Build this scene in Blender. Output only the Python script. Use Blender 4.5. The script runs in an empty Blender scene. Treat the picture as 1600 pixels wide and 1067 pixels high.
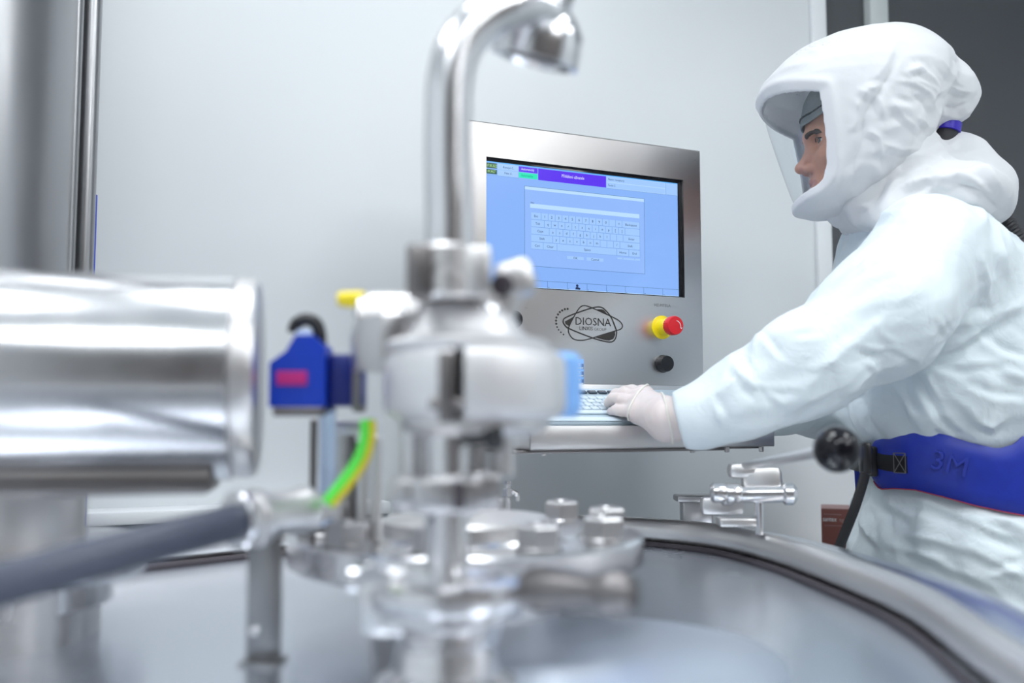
import bpy, bmesh, math
import numpy as np
from math import sin, cos, pi, radians, atan

# ------------------------------------------------------------------ camera, world, lights, exposure
sc = bpy.context.scene
ZC = 1.07                      # height of the lens above the floor
FPX = 1500.0                   # focal length in pixels of the 1600 px frame
PITCH = atan(117 / FPX)
cam_d = bpy.data.cameras.new('camera')
cam = bpy.data.objects.new('camera', cam_d)
sc.collection.objects.link(cam)
cam.location = (0, 0, ZC)
cam.rotation_euler = (pi / 2 + PITCH, 0, 0)
cam_d.sensor_width = 36
cam_d.lens = 36 * FPX / 1600
cam_d.clip_start = 0.02
cam_d.dof.use_dof = True
cam_d.dof.focus_distance = 1.62
cam_d.dof.aperture_fstop = 2.15
sc.camera = cam

sc.view_settings.view_transform = 'Standard'
sc.view_settings.look = 'None'
sc.view_settings.exposure = 0.0
sc.view_settings.gamma = 1.0
sc.view_settings.use_curve_mapping = False
sc.cycles.use_denoising = True
sc.cycles.max_bounces = 10
sc.cycles.transparent_max_bounces = 16
sc.cycles.sample_clamp_indirect = 6

world = bpy.data.worlds.new('world')
sc.world = world
world.use_nodes = True
world.node_tree.nodes['Background'].inputs[0].default_value = (0.8, 0.88, 1, 1)
world.node_tree.nodes['Background'].inputs[1].default_value = 0.6

LAMP_STRENGTH = 13.5           # ceiling luminaires
LAMP_COLOR = (0.93, 0.975, 1.0)

# ------------------------------------------------------------------ coordinates
def V(*a): return np.array(a, float)
def P(px, py, d):
    """point at the photo's pixel at distance d (metres, along world y)"""
    a = (px - 800) / FPX; b = (533.5 - py) / FPX
    y = cos(PITCH) - b * sin(PITCH); z = sin(PITCH) + b * cos(PITCH)
    k = d / y
    return V(a * k, d, ZC + z * k)
def PZ(px, py, z):
    p = P(px, py, 1.0); k = (z - ZC) / (p[2] - ZC)
    return V(p[0] * k, k, z)
U = V(0.912, 0.410, 0); U = U / np.linalg.norm(U)       # along the back wall, to the right
N = V(U[1], -U[0], 0)                                    # out of the back wall
PB = V(0.1227, 1.6, 0)
def R(s, w, z=0.0): return PB + U * s + N * w + V(0, 0, z)  # room frame: along wall, out of the panel face, up
def onpanel(px, py, w=0.0):
    p = P(px, py, 1.0) - V(0, 0, ZC)
    q = PB + N * w
    k = q.dot(N) / p.dot(N)
    h = p * k
    return (h - q).dot(U), h[2] + ZC
ZUP = V(0, 0, 1)
def unit(a): return a / np.linalg.norm(a)

# ------------------------------------------------------------------ object helpers
WL = {}
def setp(o, label=None, cat=None, group=None, kind=None):
    if label: o['label'] = label
    if cat: o['category'] = cat
    if group: o['group'] = group
    if kind: o['kind'] = kind
    return o
def empty(name, loc, label=None, cat=None, group=None):
    o = bpy.data.objects.new(name, None); sc.collection.objects.link(o)
    o.location = loc; WL[o] = np.array(loc, float); o.empty_display_size = 0.05
    return setp(o, label, cat, group)
def mk(name, geo, mat, parent=None, smooth=35, label=None, cat=None, group=None, kind=None):
    v, f = geo[0], geo[1]
    v = np.asarray(v, float)
    lo, hi = v.min(0), v.max(0)
    c = V((lo[0] + hi[0]) / 2, (lo[1] + hi[1]) / 2, (lo[2] + hi[2]) / 2)
    if parent is None: c[2] = lo[2]
    me = bpy.data.meshes.new(name)
    me.from_pydata((v - c).tolist(), [], f if isinstance(f, list) else f.tolist())
    mats = mat if isinstance(mat, (list, tuple)) else [mat]
    for m in mats: me.materials.append(m)
    if len(geo) > 2 and geo[2] is not None:
        me.polygons.foreach_set('material_index', np.asarray(geo[2], np.int32))
    me.validate(); me.update()
    if smooth:
        me.shade_smooth()
        if smooth < 180: me.set_sharp_from_angle(angle=radians(smooth))
    o = bpy.data.objects.new(name, me); sc.collection.objects.link(o)
    WL[o] = c
    if parent is not None:
        o.parent = parent; o.location = c - WL[parent]
    else: o.location = c
    return setp(o, label, cat, group, kind)
def inst(src, name, pos, parent=None, label=None):
    o = bpy.data.objects.new(name, src.data); sc.collection.objects.link(o)
    WL[o] = np.array(pos, float)
    o.location = pos - (WL[parent] if parent is not None else 0)
    o.parent = parent
    if label: o['label'] = label
    return o
def J(*gs):
    v = []; f = []; m = []; n = 0
    for g in gs:
        v += [tuple(p) for p in g[0]]
        f += [tuple(int(i) + n for i in q) for q in g[1]]
        m += list(g[2]) if len(g) > 2 and g[2] is not None else [0] * len(g[1])
        n += len(g[0])
    return v, f, m
def M(g, i): return g[0], g[1], [i] * len(g[1])

def basis(axis, ref=None):
    a = np.array(axis, float); a = a / np.linalg.norm(a)
    r = np.array(ref, float) if ref is not None else (V(0, 0, 1) if abs(a[2]) < 0.9 else V(1, 0, 0))
    x = r - a * r.dot(a); x /= np.linalg.norm(x)
    return x, np.cross(a, x), a
def lathe(prof, o, axis=(0, 0, 1), seg=48, ref=None, phase=0.0, full=1.0):
    x, y, a = basis(axis, ref); o = np.array(o, float)
    v = []; f = []; n = len(prof)
    ns = seg if full == 1.0 else seg + 1
    for i in range(ns):
        t = 2 * pi * full * i / seg + phase
        d = x * cos(t) + y * sin(t)
        for (r, h) in prof: v.append(o + d * max(r, 1e-5) + a * h)
    for i in range(seg):
        j = (i + 1) % ns
        for k in range(n - 1): f.append((i * n + k, j * n + k, j * n + k + 1, i * n + k + 1))
    return v, f
def cyl(r, h0, h1, o, axis=(0, 0, 1), seg=40, bev=0.0008, r2=None):
    r2 = r if r2 is None else r2
    return lathe([(0, h0), (r - bev, h0), (r, h0 + bev), (r2, h1 - bev), (r2 - bev, h1), (0, h1)], o, axis, seg)
def ring(ri, ro, h0, h1, o, axis=(0, 0, 1), seg=48, bev=0.0008):
    return lathe([(ri, h0), (ro - bev, h0), (ro, h0 + bev), (ro, h1 - bev), (ro - bev, h1), (ri, h1), (ri, h0)], o, axis, seg)
def tube(pts, r, seg=16, closed=False, cap=True, rr=None, flat=1.0, up=None):
    pts = [np.array(p, float) for p in pts]; n = len(pts)
    rs = rr if rr is not None else [r] * n
    v = []; f = []; px = None
    for i in range(n):
        t = (pts[(i + 1) % n] - pts[i - 1]) if closed else (pts[min(i + 1, n - 1)] - pts[max(i - 1, 0)])
        t = t / np.linalg.norm(t)
        if up is not None: x = np.array(up, float)
        elif px is None: x = V(0, 0, 1) if abs(t[2]) < 0.9 else V(1, 0, 0)
        else: x = px
        x = x - t * x.dot(t); x /= np.linalg.norm(x); px = x
        y = np.cross(t, x)
        for k in range(seg):
            a = 2 * pi * k / seg
            v.append(pts[i] + (x * cos(a) * flat + y * sin(a)) * rs[i])
    m = n if closed else n - 1
    for i in range(m):
        j = (i + 1) % n
        for k in range(seg):
            l = (k + 1) % seg
            f.append((i * seg + k, i * seg + l, j * seg + l, j * seg + k))
    if cap and not closed:
        f.append(tuple(range(seg))[::-1]); f.append(tuple((n - 1) * seg + k for k in range(seg)))
    return v, f
def spline(pts, n=8, closed=False):
    pts = [np.array(p, float) for p in pts]; out = []; L = len(pts)
    for i in range(L if closed else L - 1):
        if closed: a, b, c, d = pts[i - 1], pts[i], pts[(i + 1) % L], pts[(i + 2) % L]
        else: a, b, c, d = pts[max(i - 1, 0)], pts[i], pts[i + 1], pts[min(i + 2, L - 1)]
        for k in range(n):
            t = k / n
            out.append(0.5 * ((2 * b) + (c - a) * t + (2 * a - 5 * b + 4 * c - d) * t * t + (3 * b - a - 3 * c + d) * t ** 3))
    if not closed: out.append(pts[-1])
    return out
def box(c, sx, sy, sz, bev=0.002, ax=None, seg=2):
    """box of full sizes sx,sy,sz along axes ax centred at c"""
    bm = bmesh.new(); bmesh.ops.create_cube(bm, size=1)
    for v in bm.verts: v.co.x *= sx; v.co.y *= sy; v.co.z *= sz
    if bev > 0: bmesh.ops.bevel(bm, geom=list(bm.edges), offset=min(bev, sx * .45, sy * .45, sz * .45), segments=seg, affect='EDGES', profile=0.5)
    bm.verts.index_update()
    ax = ax or (V(1, 0, 0), V(0, 1, 0), V(0, 0, 1)); c = np.array(c, float)
    v = [c + ax[0] * q.co.x + ax[1] * q.co.y + ax[2] * q.co.z for q in bm.verts]
    f = [tuple(q.index for q in p.verts) for p in bm.faces]
    bm.free(); return v, f
RX = (U, -N, ZUP)
def rbox(s0, s1, w0, w1, z0, z1, bev=0.002):
    return box(R((s0 + s1) / 2, (w0 + w1) / 2, (z0 + z1) / 2), s1 - s0, w1 - w0, z1 - z0, bev, RX)
def ball(c, r, seg=24, rings=14):
    prof = [(r * sin(pi * i / rings), -r * cos(pi * i / rings)) for i in range(rings + 1)]
    return lathe(prof, c, (0, 0, 1), seg)
def hexp(r, h0, h1, o, axis=(0, 0, 1), phase=0.2, ref=None):
    c = r * 0.1
    return lathe([(0, h0), (r, h0), (r, h1 - c), (r - c, h1), (0, h1)], o, axis, 6, ref, phase)
def prism(poly, o, ax, ay, az, h):
    n = len(poly); o = np.array(o, float)
    v = [o + ax * p[0] + ay * p[1] for p in poly] + [o + ax * p[0] + ay * p[1] + az * h for p in poly]
    f = [tuple(range(n))[::-1], tuple(range(n, 2 * n))] + [(i, (i + 1) % n, n + (i + 1) % n, n + i) for i in range(n)]
    return v, f

# ------------------------------------------------------------------ materials
MATS = {}
def mat(name, col, rough=0.5, metal=0.0, spec=0.5, bump=0.0, bscale=200, stretch=(1, 1, 1), rvar=0.0, cvar=0.0, emit=None, es=1.0, coat=0.0, sss=0.0, aniso=0.0, bdist=0.001):
    m = bpy.data.materials.new(name); m.use_nodes = True
    nt = m.node_tree; b = nt.nodes['Principled BSDF']
    b.inputs['Base Color'].default_value = (*col, 1); b.inputs['Roughness'].default_value = rough
    b.inputs['Metallic'].default_value = metal; b.inputs['Specular IOR Level'].default_value = spec
    b.inputs['Coat Weight'].default_value = coat; b.inputs['Coat Roughness'].default_value = 0.05
    if sss: b.inputs['Subsurface Weight'].default_value = sss; b.inputs['Subsurface Radius'].default_value = (0.012, 0.005, 0.003); b.inputs['Subsurface Scale'].default_value = 0.6
    if emit: b.inputs['Emission Color'].default_value = (*emit, 1); b.inputs['Emission Strength'].default_value = es
    if bump or rvar or cvar:
        tc = nt.nodes.new('ShaderNodeTexCoord'); mp = nt.nodes.new('ShaderNodeMapping'); mp.inputs['Scale'].default_value = stretch
        nz = nt.nodes.new('ShaderNodeTexNoise'); nz.inputs['Scale'].default_value = bscale; nz.inputs['Detail'].default_value = 4
        nt.links.new(tc.outputs['Object'], mp.inputs[0]); nt.links.new(mp.outputs[0], nz.inputs['Vector'])
        if bump:
            bp = nt.nodes.new('ShaderNodeBump'); bp.inputs['Strength'].default_value = bump; bp.inputs['Distance'].default_value = bdist
            nt.links.new(nz.outputs['Fac'], bp.inputs['Height']); nt.links.new(bp.outputs[0], b.inputs['Normal'])
        if rvar:
            mr = nt.nodes.new('ShaderNodeMapRange'); mr.inputs['To Min'].default_value = max(0.02, rough - rvar); mr.inputs['To Max'].default_value = rough + rvar
            nt.links.new(nz.outputs['Fac'], mr.inputs['Value']); nt.links.new(mr.outputs[0], b.inputs['Roughness'])
        if cvar:
            mx = nt.nodes.new('ShaderNodeMixRGB'); mx.blend_type = 'MULTIPLY'; mx.inputs[0].default_value = 1
            cr = nt.nodes.new('ShaderNodeMapRange'); cr.inputs['To Min'].default_value = 1 - cvar; cr.inputs['To Max'].default_value = 1 + cvar * .3
            nt.links.new(nz.outputs['Fac'], cr.inputs['Value']); nt.links.new(cr.outputs[0], mx.inputs[2])
            mx.inputs[1].default_value = (*col, 1); nt.links.new(mx.outputs[0], b.inputs['Base Color'])
    MATS[name] = m; return m
STEEL = mat('polished_steel', (0.78, 0.775, 0.79), 0.22, 1.0, rvar=0.06, bscale=30)
SATIN = mat('satin_steel', (0.74, 0.725, 0.725), 0.38, 1.0, rvar=0.06, bscale=40)
FWALL = mat('taupe_wall', (0.11, 0.092, 0.085), 0.5, cvar=0.2, bscale=1.5)
COLM = mat('column_steel', (0.36, 0.36, 0.37), 0.30, 1.0, rvar=0.05, bscale=10)
BRUSH = mat('brushed_steel', (0.63, 0.605, 0.595), 0.30, 1.0, bump=0.12, bscale=60, stretch=(1, 1, 14), rvar=0.05, bdist=0.0004)
LIDM = mat('lid_steel', (0.76, 0.80, 0.87), 0.25, 1.0, bump=0.6, bscale=6, rvar=0.08, bdist=0.002)
DARKST = mat('dark_steel', (0.24, 0.225, 0.225), 0.38, 1.0, rvar=0.05)
LIDP = mat('lid_pad_sheen', (0.76, 0.82, 0.92), 0.38, 1.0, bump=0.3, bscale=8, bdist=0.002)  # bluish reflected light on the lid, put into the base colour
BLAST = mat('blasted_steel', (0.83, 0.82, 0.83), 0.50, 1.0, rvar=0.04)
BOLTM = mat('bolt_steel', (0.55, 0.54, 0.55), 0.30, 1.0, rvar=0.05)
WALLM = mat('wall_panel', (0.73, 0.755, 0.775), 0.32, 0.0, spec=0.4, cvar=0.04, bscale=1.2)
LOWALL = mat('lower_wall_panel', (0.62, 0.66, 0.67), 0.35, cvar=0.05, bscale=2)
CEILM = mat('ceiling_panel', (0.82, 0.84, 0.86), 0.5, bump=0.05, bscale=100)
FLOORM = mat('floor_vinyl', (0.42, 0.45, 0.47), 0.35, cvar=0.15, bscale=60)
WHITEF = mat('white_frame', (0.86, 0.88, 0.9), 0.35, cvar=0.03, bscale=8)
MULL = mat('mullion_paint', (0.62, 0.66, 0.66), 0.4, cvar=0.03, bscale=8)
PANE = mat('tinted_pane', (0.085, 0.09, 0.10), 0.28, spec=0.35, cvar=0.1, bscale=3)
BLACKP = mat('black_plastic', (0.012, 0.012, 0.015), 0.32, bump=0.05)
BLACKG = mat('black_gloss', (0.006, 0.006, 0.010), 0.10, spec=0.35, cvar=0.1)
RUBBER = mat('black_rubber', (0.02, 0.02, 0.025), 0.55, bump=0.1)
GASKET = mat('dark_gasket', (0.05, 0.04, 0.05), 0.5, bump=0.1)
REDP = mat('red_plastic', (0.72, 0.012, 0.02), 0.3, cvar=0.05)
YELP = mat('yellow_plastic', (0.95, 0.75, 0.01), 0.35, cvar=0.05)
PRINT = mat('dark_print', (0.03, 0.025, 0.022), 0.5, cvar=0.1)
PRINTG = mat('grey_print', (0.20, 0.20, 0.20), 0.5, cvar=0.1)
PRINTW = mat('white_print', (0.85, 0.85, 0.85), 0.5, cvar=0.05)
BLUEP = mat('blue_plastic', (0.002, 0.045, 0.50), 0.35, cvar=0.1)
NAVYP = mat('navy_plastic', (0.002, 0.012, 0.17), 0.35, cvar=0.1)
PINKL = mat('magenta_label', (0.55, 0.02, 0.22), 0.4, cvar=0.1)
LBLUE = mat('light_blue_plastic', (0.25, 0.50, 0.95), 0.3, cvar=0.05)
PBLUE = mat('pale_blue_tube', (0.60, 0.72, 0.95), 0.3, cvar=0.05)
HOSEG = mat('grey_hose', (0.065, 0.075, 0.11), 0.34, bump=0.1, cvar=0.1)
GREENC = mat('green_sheath', (0.12, 0.85, 0.08), 0.4, cvar=0.05)
YELC = mat('yellow_sheath', (0.9, 0.75, 0.02), 0.4, cvar=0.05)
CARTON = mat('brown_carton', (0.22, 0.075, 0.062), 0.6, bump=0.1, cvar=0.1)
CARTONT = mat('carton_top', (0.42, 0.26, 0.25), 0.6, cvar=0.1)
KEYB = mat('keyboard_body', (0.42, 0.52, 0.60), 0.45, cvar=0.05)
KEYM = mat('key_light', (0.62, 0.72, 0.80), 0.4, cvar=0.04)
KEYD = mat('key_dark', (0.03, 0.05, 0.08), 0.4, cvar=0.04)
KEYN = mat('key_blue', (0.12, 0.18, 0.26), 0.4, cvar=0.04)
SKIN = mat('skin', (0.55, 0.275, 0.19), 0.5, bump=0.25, bscale=350, cvar=0.12, sss=0.12, bdist=0.0006)
LIPM = mat('lip_skin', (0.43, 0.19, 0.16), 0.45, bump=0.2, bscale=300)
HAIRM = mat('brow_hair', (0.035, 0.022, 0.018), 0.7, bump=0.6, bscale=500)
EYEW = mat('eye_white', (0.75, 0.74, 0.74), 0.15, cvar=0.05)
IRIS = mat('iris', (0.06, 0.05, 0.05), 0.1, cvar=0.2)
CAPM = mat('grey_cap_fabric', (0.27, 0.295, 0.295), 0.8, bump=0.4, bscale=500, cvar=0.15)
CAPD = mat('dark_piping', (0.015, 0.02, 0.025), 0.7, cvar=0.1)
GLOVEM = mat('latex_glove', (0.72, 0.64, 0.63), 0.42, bump=0.25, bscale=120, cvar=0.06, sss=0.15)
GLOVER = mat('latex_rim', (0.80, 0.78, 0.72), 0.45, cvar=0.05, bscale=80)
BELTM = mat('blue_belt', (0.012, 0.035, 0.40), 0.42, bump=0.15, bscale=60, cvar=0.2)
BELTE = mat('red_stitch', (0.5, 0.06, 0.08), 0.6, cvar=0.1)
WEBB = mat('black_webbing', (0.008, 0.008, 0.011), 0.55, bump=0.5, bscale=700)
THREAD = mat('grey_thread', (0.16, 0.15, 0.15), 0.7, cvar=0.1)
TEAL = mat('teal_plastic', (0.02, 0.30, 0.50), 0.4, cvar=0.1)
PURP = mat('violet_blue_ring', (0.03, 0.015, 0.42), 0.35, cvar=0.1)

def suitmat(name, col, k=1.0, tr=0.0, vs=15):
    m = bpy.data.materials.new(name); m.use_nodes = True; nt = m.node_tree; b = nt.nodes['Principled BSDF']
    b.inputs['Base Color'].default_value = (*col, 1); b.inputs['Roughness'].default_value = 0.55
    b.inputs['Specular IOR Level'].default_value = 0.35
    b.inputs['Sheen Weight'].default_value = 0.1
    tc = nt.nodes.new('ShaderNodeTexCoord')
    nz = nt.nodes.new('ShaderNodeTexNoise'); nz.inputs['Scale'].default_value = 14; nz.inputs['Detail'].default_value = 2
    vo = nt.nodes.new('ShaderNodeTexVoronoi'); vo.feature = 'F1'; vo.inputs['Scale'].default_value = vs
    mx = nt.nodes.new('ShaderNodeMixRGB'); mx.inputs[0].default_value = 0.12
    nt.links.new(tc.outputs['Object'], nz.inputs['Vector']); nt.links.new(tc.outputs['Object'], mx.inputs[1]); nt.links.new(nz.outputs['Color'], mx.inputs[2])
    n2 = nt.nodes.new('ShaderNodeTexNoise'); n2.inputs['Scale'].default_value = 30; n2.inputs['Detail'].default_value = 3
    nt.links.new(mx.outputs[0], n2.inputs['Vector'])
    ad = nt.nodes.new('ShaderNodeMath'); ad.operation = 'MULTIPLY_ADD'; ad.inputs[1].default_value = 1.0
    nt.links.new(n2.outputs['Fac'], ad.inputs[0]); ad.inputs[2].default_value = 0; nt.nodes.remove(vo)
    bp = nt.nodes.new('ShaderNodeBump'); bp.inputs['Strength'].default_value = 0.42 * k; bp.inputs['Distance'].default_value = 0.006
    nt.links.new(ad.outputs[0], bp.inputs['Height']); nt.links.new(bp.outputs[0], b.inputs['Normal'])
    if tr:
        tl = nt.nodes.new('ShaderNodeBsdfTranslucent'); tl.inputs[0].default_value = (0.9, 0.92, 0.95, 1)
        ms = nt.nodes.new('ShaderNodeMixShader'); ms.inputs[0].default_value = tr
        nt.links.new(b.outputs[0], ms.inputs[1]); nt.links.new(tl.outputs[0], ms.inputs[2]); nt.links.new(ms.outputs[0], nt.nodes['Material Output'].inputs[0])
    return m
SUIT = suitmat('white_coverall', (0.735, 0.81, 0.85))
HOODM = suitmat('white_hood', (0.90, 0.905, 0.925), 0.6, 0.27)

def screenmat(name, col, s=1.0):
    m = bpy.data.materials.new(name); m.use_nodes = True; nt = m.node_tree; b = nt.nodes['Principled BSDF']
    b.inputs['Base Color'].default_value = (0.01, 0.01, 0.01, 1); b.inputs['Roughness'].default_value = 0.12
    b.inputs['Specular IOR Level'].default_value = 0.35
    b.inputs['Emission Color'].default_value = (*col, 1); b.inputs['Emission Strength'].default_value = s
    return m
SCR = {k: screenmat('screen_' + k, c) for k, c in dict(
    blue=(0.25, 0.46, 0.95), window=(0.29, 0.49, 0.97), light=(0.50, 0.74, 1.0), key=(0.36, 0.59, 1.0),
    line=(0.06, 0.16, 0.36), text=(0.015, 0.03, 0.10), violet=(0.11, 0.035, 0.88), green=(0.02, 0.8, 0.5),
    dgreen=(0.015, 0.09, 0.06), yellowtext=(0.5, 0.85, 0.3), white=(0.8, 0.85, 1.0), grid=(0.16, 0.32, 0.70),
    cyan=(0.10, 0.45, 1.0), greentext=(0.0, 0.35, 0.2), navy=(0.01, 0.03, 0.2)).items()}

def glassmat():
    m = bpy.data.materials.new('clear_visor'); m.use_nodes = True; nt = m.node_tree
    nt.nodes.remove(nt.nodes['Principled BSDF']); out = nt.nodes['Material Output']
    t = nt.nodes.new('ShaderNodeBsdfTransparent'); t.inputs[0].default_value = (0.95, 0.97, 0.985, 1)
    g = nt.nodes.new('ShaderNodeBsdfGlossy'); g.inputs['Roughness'].default_value = 0.05
    lw = nt.nodes.new('ShaderNodeLayerWeight'); lw.inputs[0].default_value = 0.5
    pw = nt.nodes.new('ShaderNodeMath'); pw.operation = 'POWER'; pw.inputs[1].default_value = 4.5; nt.links.new(lw.outputs['Facing'], pw.inputs[0])
    fr = nt.nodes.new('ShaderNodeMath'); fr.operation = 'MULTIPLY_ADD'; fr.inputs[1].default_value = 0.45; fr.inputs[2].default_value = 0.035; nt.links.new(pw.outputs[0], fr.inputs[0])
    df = nt.nodes.new('ShaderNodeBsdfDiffuse'); df.inputs[0].default_value = (0.85, 0.9, 0.95, 1)
    mx = nt.nodes.new('ShaderNodeMixShader'); m2 = nt.nodes.new('ShaderNodeMixShader'); m2.inputs[0].default_value = 0.022
    nt.links.new(fr.outputs[0], mx.inputs[0]); nt.links.new(t.outputs[0], mx.inputs[1]); nt.links.new(g.outputs[0], mx.inputs[2])
    nt.links.new(mx.outputs[0], m2.inputs[1]); nt.links.new(df.outputs[0], m2.inputs[2]); nt.links.new(m2.outputs[0], out.inputs[0])
    return m
VISOR = glassmat()
LAMPM = bpy.data.materials.new('luminaire_glow'); LAMPM.use_nodes = True
_b = LAMPM.node_tree.nodes['Principled BSDF']; _b.inputs['Emission Color'].default_value = (*LAMP_COLOR, 1); _b.inputs['Emission Strength'].default_value = LAMP_STRENGTH

# ------------------------------------------------------------------ text
_tc = {}
def textgeo(body, size):
    key = body
    if key not in _tc:
        cu = bpy.data.curves.new('t', 'FONT'); cu.body = body; cu.size = 1.0; cu.resolution_u = 2
        ob = bpy.data.objects.new('t', cu)
        me = bpy.data.meshes.new_from_object(ob)
        vs = [tuple(v.co) for v in me.vertices]; fs = [tuple(p.vertices) for p in me.polygons]
        bpy.data.objects.remove(ob); bpy.data.curves.remove(cu); bpy.data.meshes.remove(me)
        _tc[key] = (vs, fs)
    vs, fs = _tc[key]
    return [(v[0] * size, v[1] * size) for v in vs], fs
def text_on(body, o, ax, ay, size=None, width=None, align='c', off=0, sx=1.0):
    v, f = textgeo(body, 1.0)
    if not v: return [], []
    xs = [p[0] for p in v]; x0, x1 = min(xs), max(xs)
    if width: size = width / (x1 - x0)
    cx = (x0 + x1) / 2 if align == 'c' else x0
    return [o + ax * ((p[0] - cx) * size * sx) + ay * (p[1] * size) for p in v], f

# ------------------------------------------------------------------ signed-distance modelling
def grid(lo, hi, h):
    lo = np.array(lo, float); n = np.ceil((np.array(hi) - lo) / h).astype(int) + 1
    ax = [(lo[i] + h * np.arange(n[i])).astype(np.float32) for i in range(3)]
    return np.meshgrid(*ax, indexing='ij'), lo
def nets(F, lo, h):
    """surface nets: quads around every sign change"""
    S = F < 0
    nx, ny, nz = (np.array(F.shape) - 1)
    cnt = np.zeros((nx, ny, nz), np.float32); acc = [np.zeros((nx, ny, nz), np.float32) for _ in range(3)]
    def sl(a, o): return a[o[0]:o[0] + nx, o[1]:o[1] + ny, o[2]:o[2] + nz]
    for ax in range(3):
        oth = [i for i in range(3) if i != ax]
        for i in (0, 1):
            for j in (0, 1):
                o = [0, 0, 0]; o[oth[0]] = i; o[oth[1]] = j
                p = list(o); p[ax] = 1
                a = sl(F, o); b = sl(F, p); m = (sl(S, o) != sl(S, p))
                t = np.where(m, a / np.where(m, a - b, 1), 0)
                cnt += m
                acc[ax] += t * m
                acc[oth[0]] += i * m; acc[oth[1]] += j * m
    act = cnt > 0
    idx = -np.ones(act.shape, np.int64); idx[act] = np.arange(act.sum())
    I, Jx, K = np.nonzero(act); c = cnt[act]
    v = np.stack([lo[0] + h * (I + acc[0][act] / c), lo[1] + h * (Jx + acc[1][act] / c), lo[2] + h * (K + acc[2][act] / c)], 1)
    quads = []
    for ax in range(3):
        oth = [(ax + 1) % 3, (ax + 2) % 3]
        s0 = [slice(None)] * 3; s1 = [slice(None)] * 3
        s0[ax] = slice(0, -1); s1[ax] = slice(1, None)
        for q in oth: s0[q] = slice(1, -1); s1[q] = slice(1, -1)
        a = S[tuple(s0)]; b = S[tuple(s1)]
        m = a != b
        e = np.stack(np.nonzero(m), 1)
        e[:, oth[0]] += 1; e[:, oth[1]] += 1
        fl = a[m]
        def at(d0, d1):
            q = e.copy(); q[:, oth[0]] -= d0; q[:, oth[1]] -= d1
            return idx[q[:, 0], q[:, 1], q[:, 2]]
        Q = np.stack([at(0, 0), at(1, 0), at(1, 1), at(0, 1)], 1)
        Q[~fl] = Q[~fl][:, ::-1]
        quads.append(Q)
    Q = np.concatenate(quads); Q = Q[(Q >= 0).all(1)]
    return v.astype(float), Q
def smin(a, b, k):
    h = np.maximum(k - np.abs(a - b), 0) / k
    return np.minimum(a, b) - h * h * k * 0.25
def smax(a, b, k): return -smin(-a, -b, k)
def s_cap(G, a, b, ra, rb):
    X, Y, Z = G; a = np.array(a, np.float32); b = np.array(b, np.float32); d = b - a; L = float(d.dot(d)) + 1e-12
    x = X - a[0]; y = Y - a[1]; z = Z - a[2]
    t = np.clip((x * d[0] + y * d[1] + z * d[2]) / L, 0, 1)
    return np.sqrt((x - t * d[0]) ** 2 + (y - t * d[1]) ** 2 + (z - t * d[2]) ** 2) - (ra + (rb - ra) * t)
def s_ell(G, c, r, B=None):
    X, Y, Z = G; x = X - c[0]; y = Y - c[1]; z = Z - c[2]
    if B is not None:
        x, y, z = (x * B[0][0] + y * B[0][1] + z * B[0][2], x * B[1][0] + y * B[1][1] + z * B[1][2], x * B[2][0] + y * B[2][1] + z * B[2][2])
    k0 = np.sqrt((x / r[0]) ** 2 + (y / r[1]) ** 2 + (z / r[2]) ** 2)
    k1 = np.sqrt((x / r[0] ** 2) ** 2 + (y / r[1] ** 2) ** 2 + (z / r[2] ** 2) ** 2) + 1e-9
    return (k0 * (k0 - 1) / k1).astype(np.float32)
_rs = np.random.RandomState(7)
_perm = _rs.permutation(512); _grad = _rs.normal(size=(512, 3)); _grad /= np.linalg.norm(_grad, axis=1)[:, None]
def perlin(p):
    p = np.asarray(p, float); i = np.floor(p).astype(int); f = p - i
    w = f * f * f * (f * (f * 6 - 15) + 10); out = 0
    for dx in (0, 1):
        for dy in (0, 1):
            for dz in (0, 1):
                h = _perm[(_perm[(_perm[(i[:, 0] + dx) & 511] + i[:, 1] + dy) & 511] + i[:, 2] + dz) & 511]
                g = _grad[h]; d = f - np.array([dx, dy, dz])
                ww = (w[:, 0] if dx else 1 - w[:, 0]) * (w[:, 1] if dy else 1 - w[:, 1]) * (w[:, 2] if dz else 1 - w[:, 2])
                out = out + ww * (g * d).sum(1)
    return out
def vnormals(v, Q):
    n = np.zeros_like(v)
    a = v[Q[:, 2]] - v[Q[:, 0]]; b = v[Q[:, 3]] - v[Q[:, 1]]
    fn = np.cross(a, b)
    for k in range(4): np.add.at(n, Q[:, k], fn)
    return n / (np.linalg.norm(n, axis=1)[:, None] + 1e-12)
def stretch(v, dirn, lam, ratio):
    """noise coordinates with cells of size lam, stretched ratio times along dirn"""
    d = np.array(dirn, float); d /= np.linalg.norm(d)
    al = v @ d
    return (v - np.outer(al, d)) / lam + np.outer(al, d) / (lam * ratio)
def ridge(v, dirn, lam, ratio, seed):
    q = stretch(v, dirn, lam, ratio) + seed
    w = perlin(q * 0.7 + 9.1)[:, None] * np.array([0.6, -0.5, 0.55])
    return 0.28 - np.abs(perlin(q + w))
_val = _rs.uniform(-1, 1, 512)
def facet(v, dirn, lam, ratio, seed, warp=.35):
    """piecewise linear noise: flat facets meeting in crisp creases"""
    q = stretch(v, dirn, lam, ratio) + seed
    q = q + np.stack([perlin(q * .8 + k * 17.3) for k in range(3)], 1) * warp * 2
    i = np.floor(q).astype(int); f = q - i
    o = np.argsort(-f, axis=1); fs = np.take_along_axis(f, o, 1); ar = np.arange(len(q))
    def val(c): return _val[(_perm[(_perm[(_perm[c[:, 0] & 511] + c[:, 1]) & 511] + c[:, 2]) & 511])]
    out = val(i) * (1 - fs[:, 0]); c = i.copy()
    for k in range(3):
        c[ar, o[:, k]] += 1
        out = out + val(c) * (fs[:, k] - (fs[:, k + 1] if k < 2 else 0))
    return out
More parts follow.
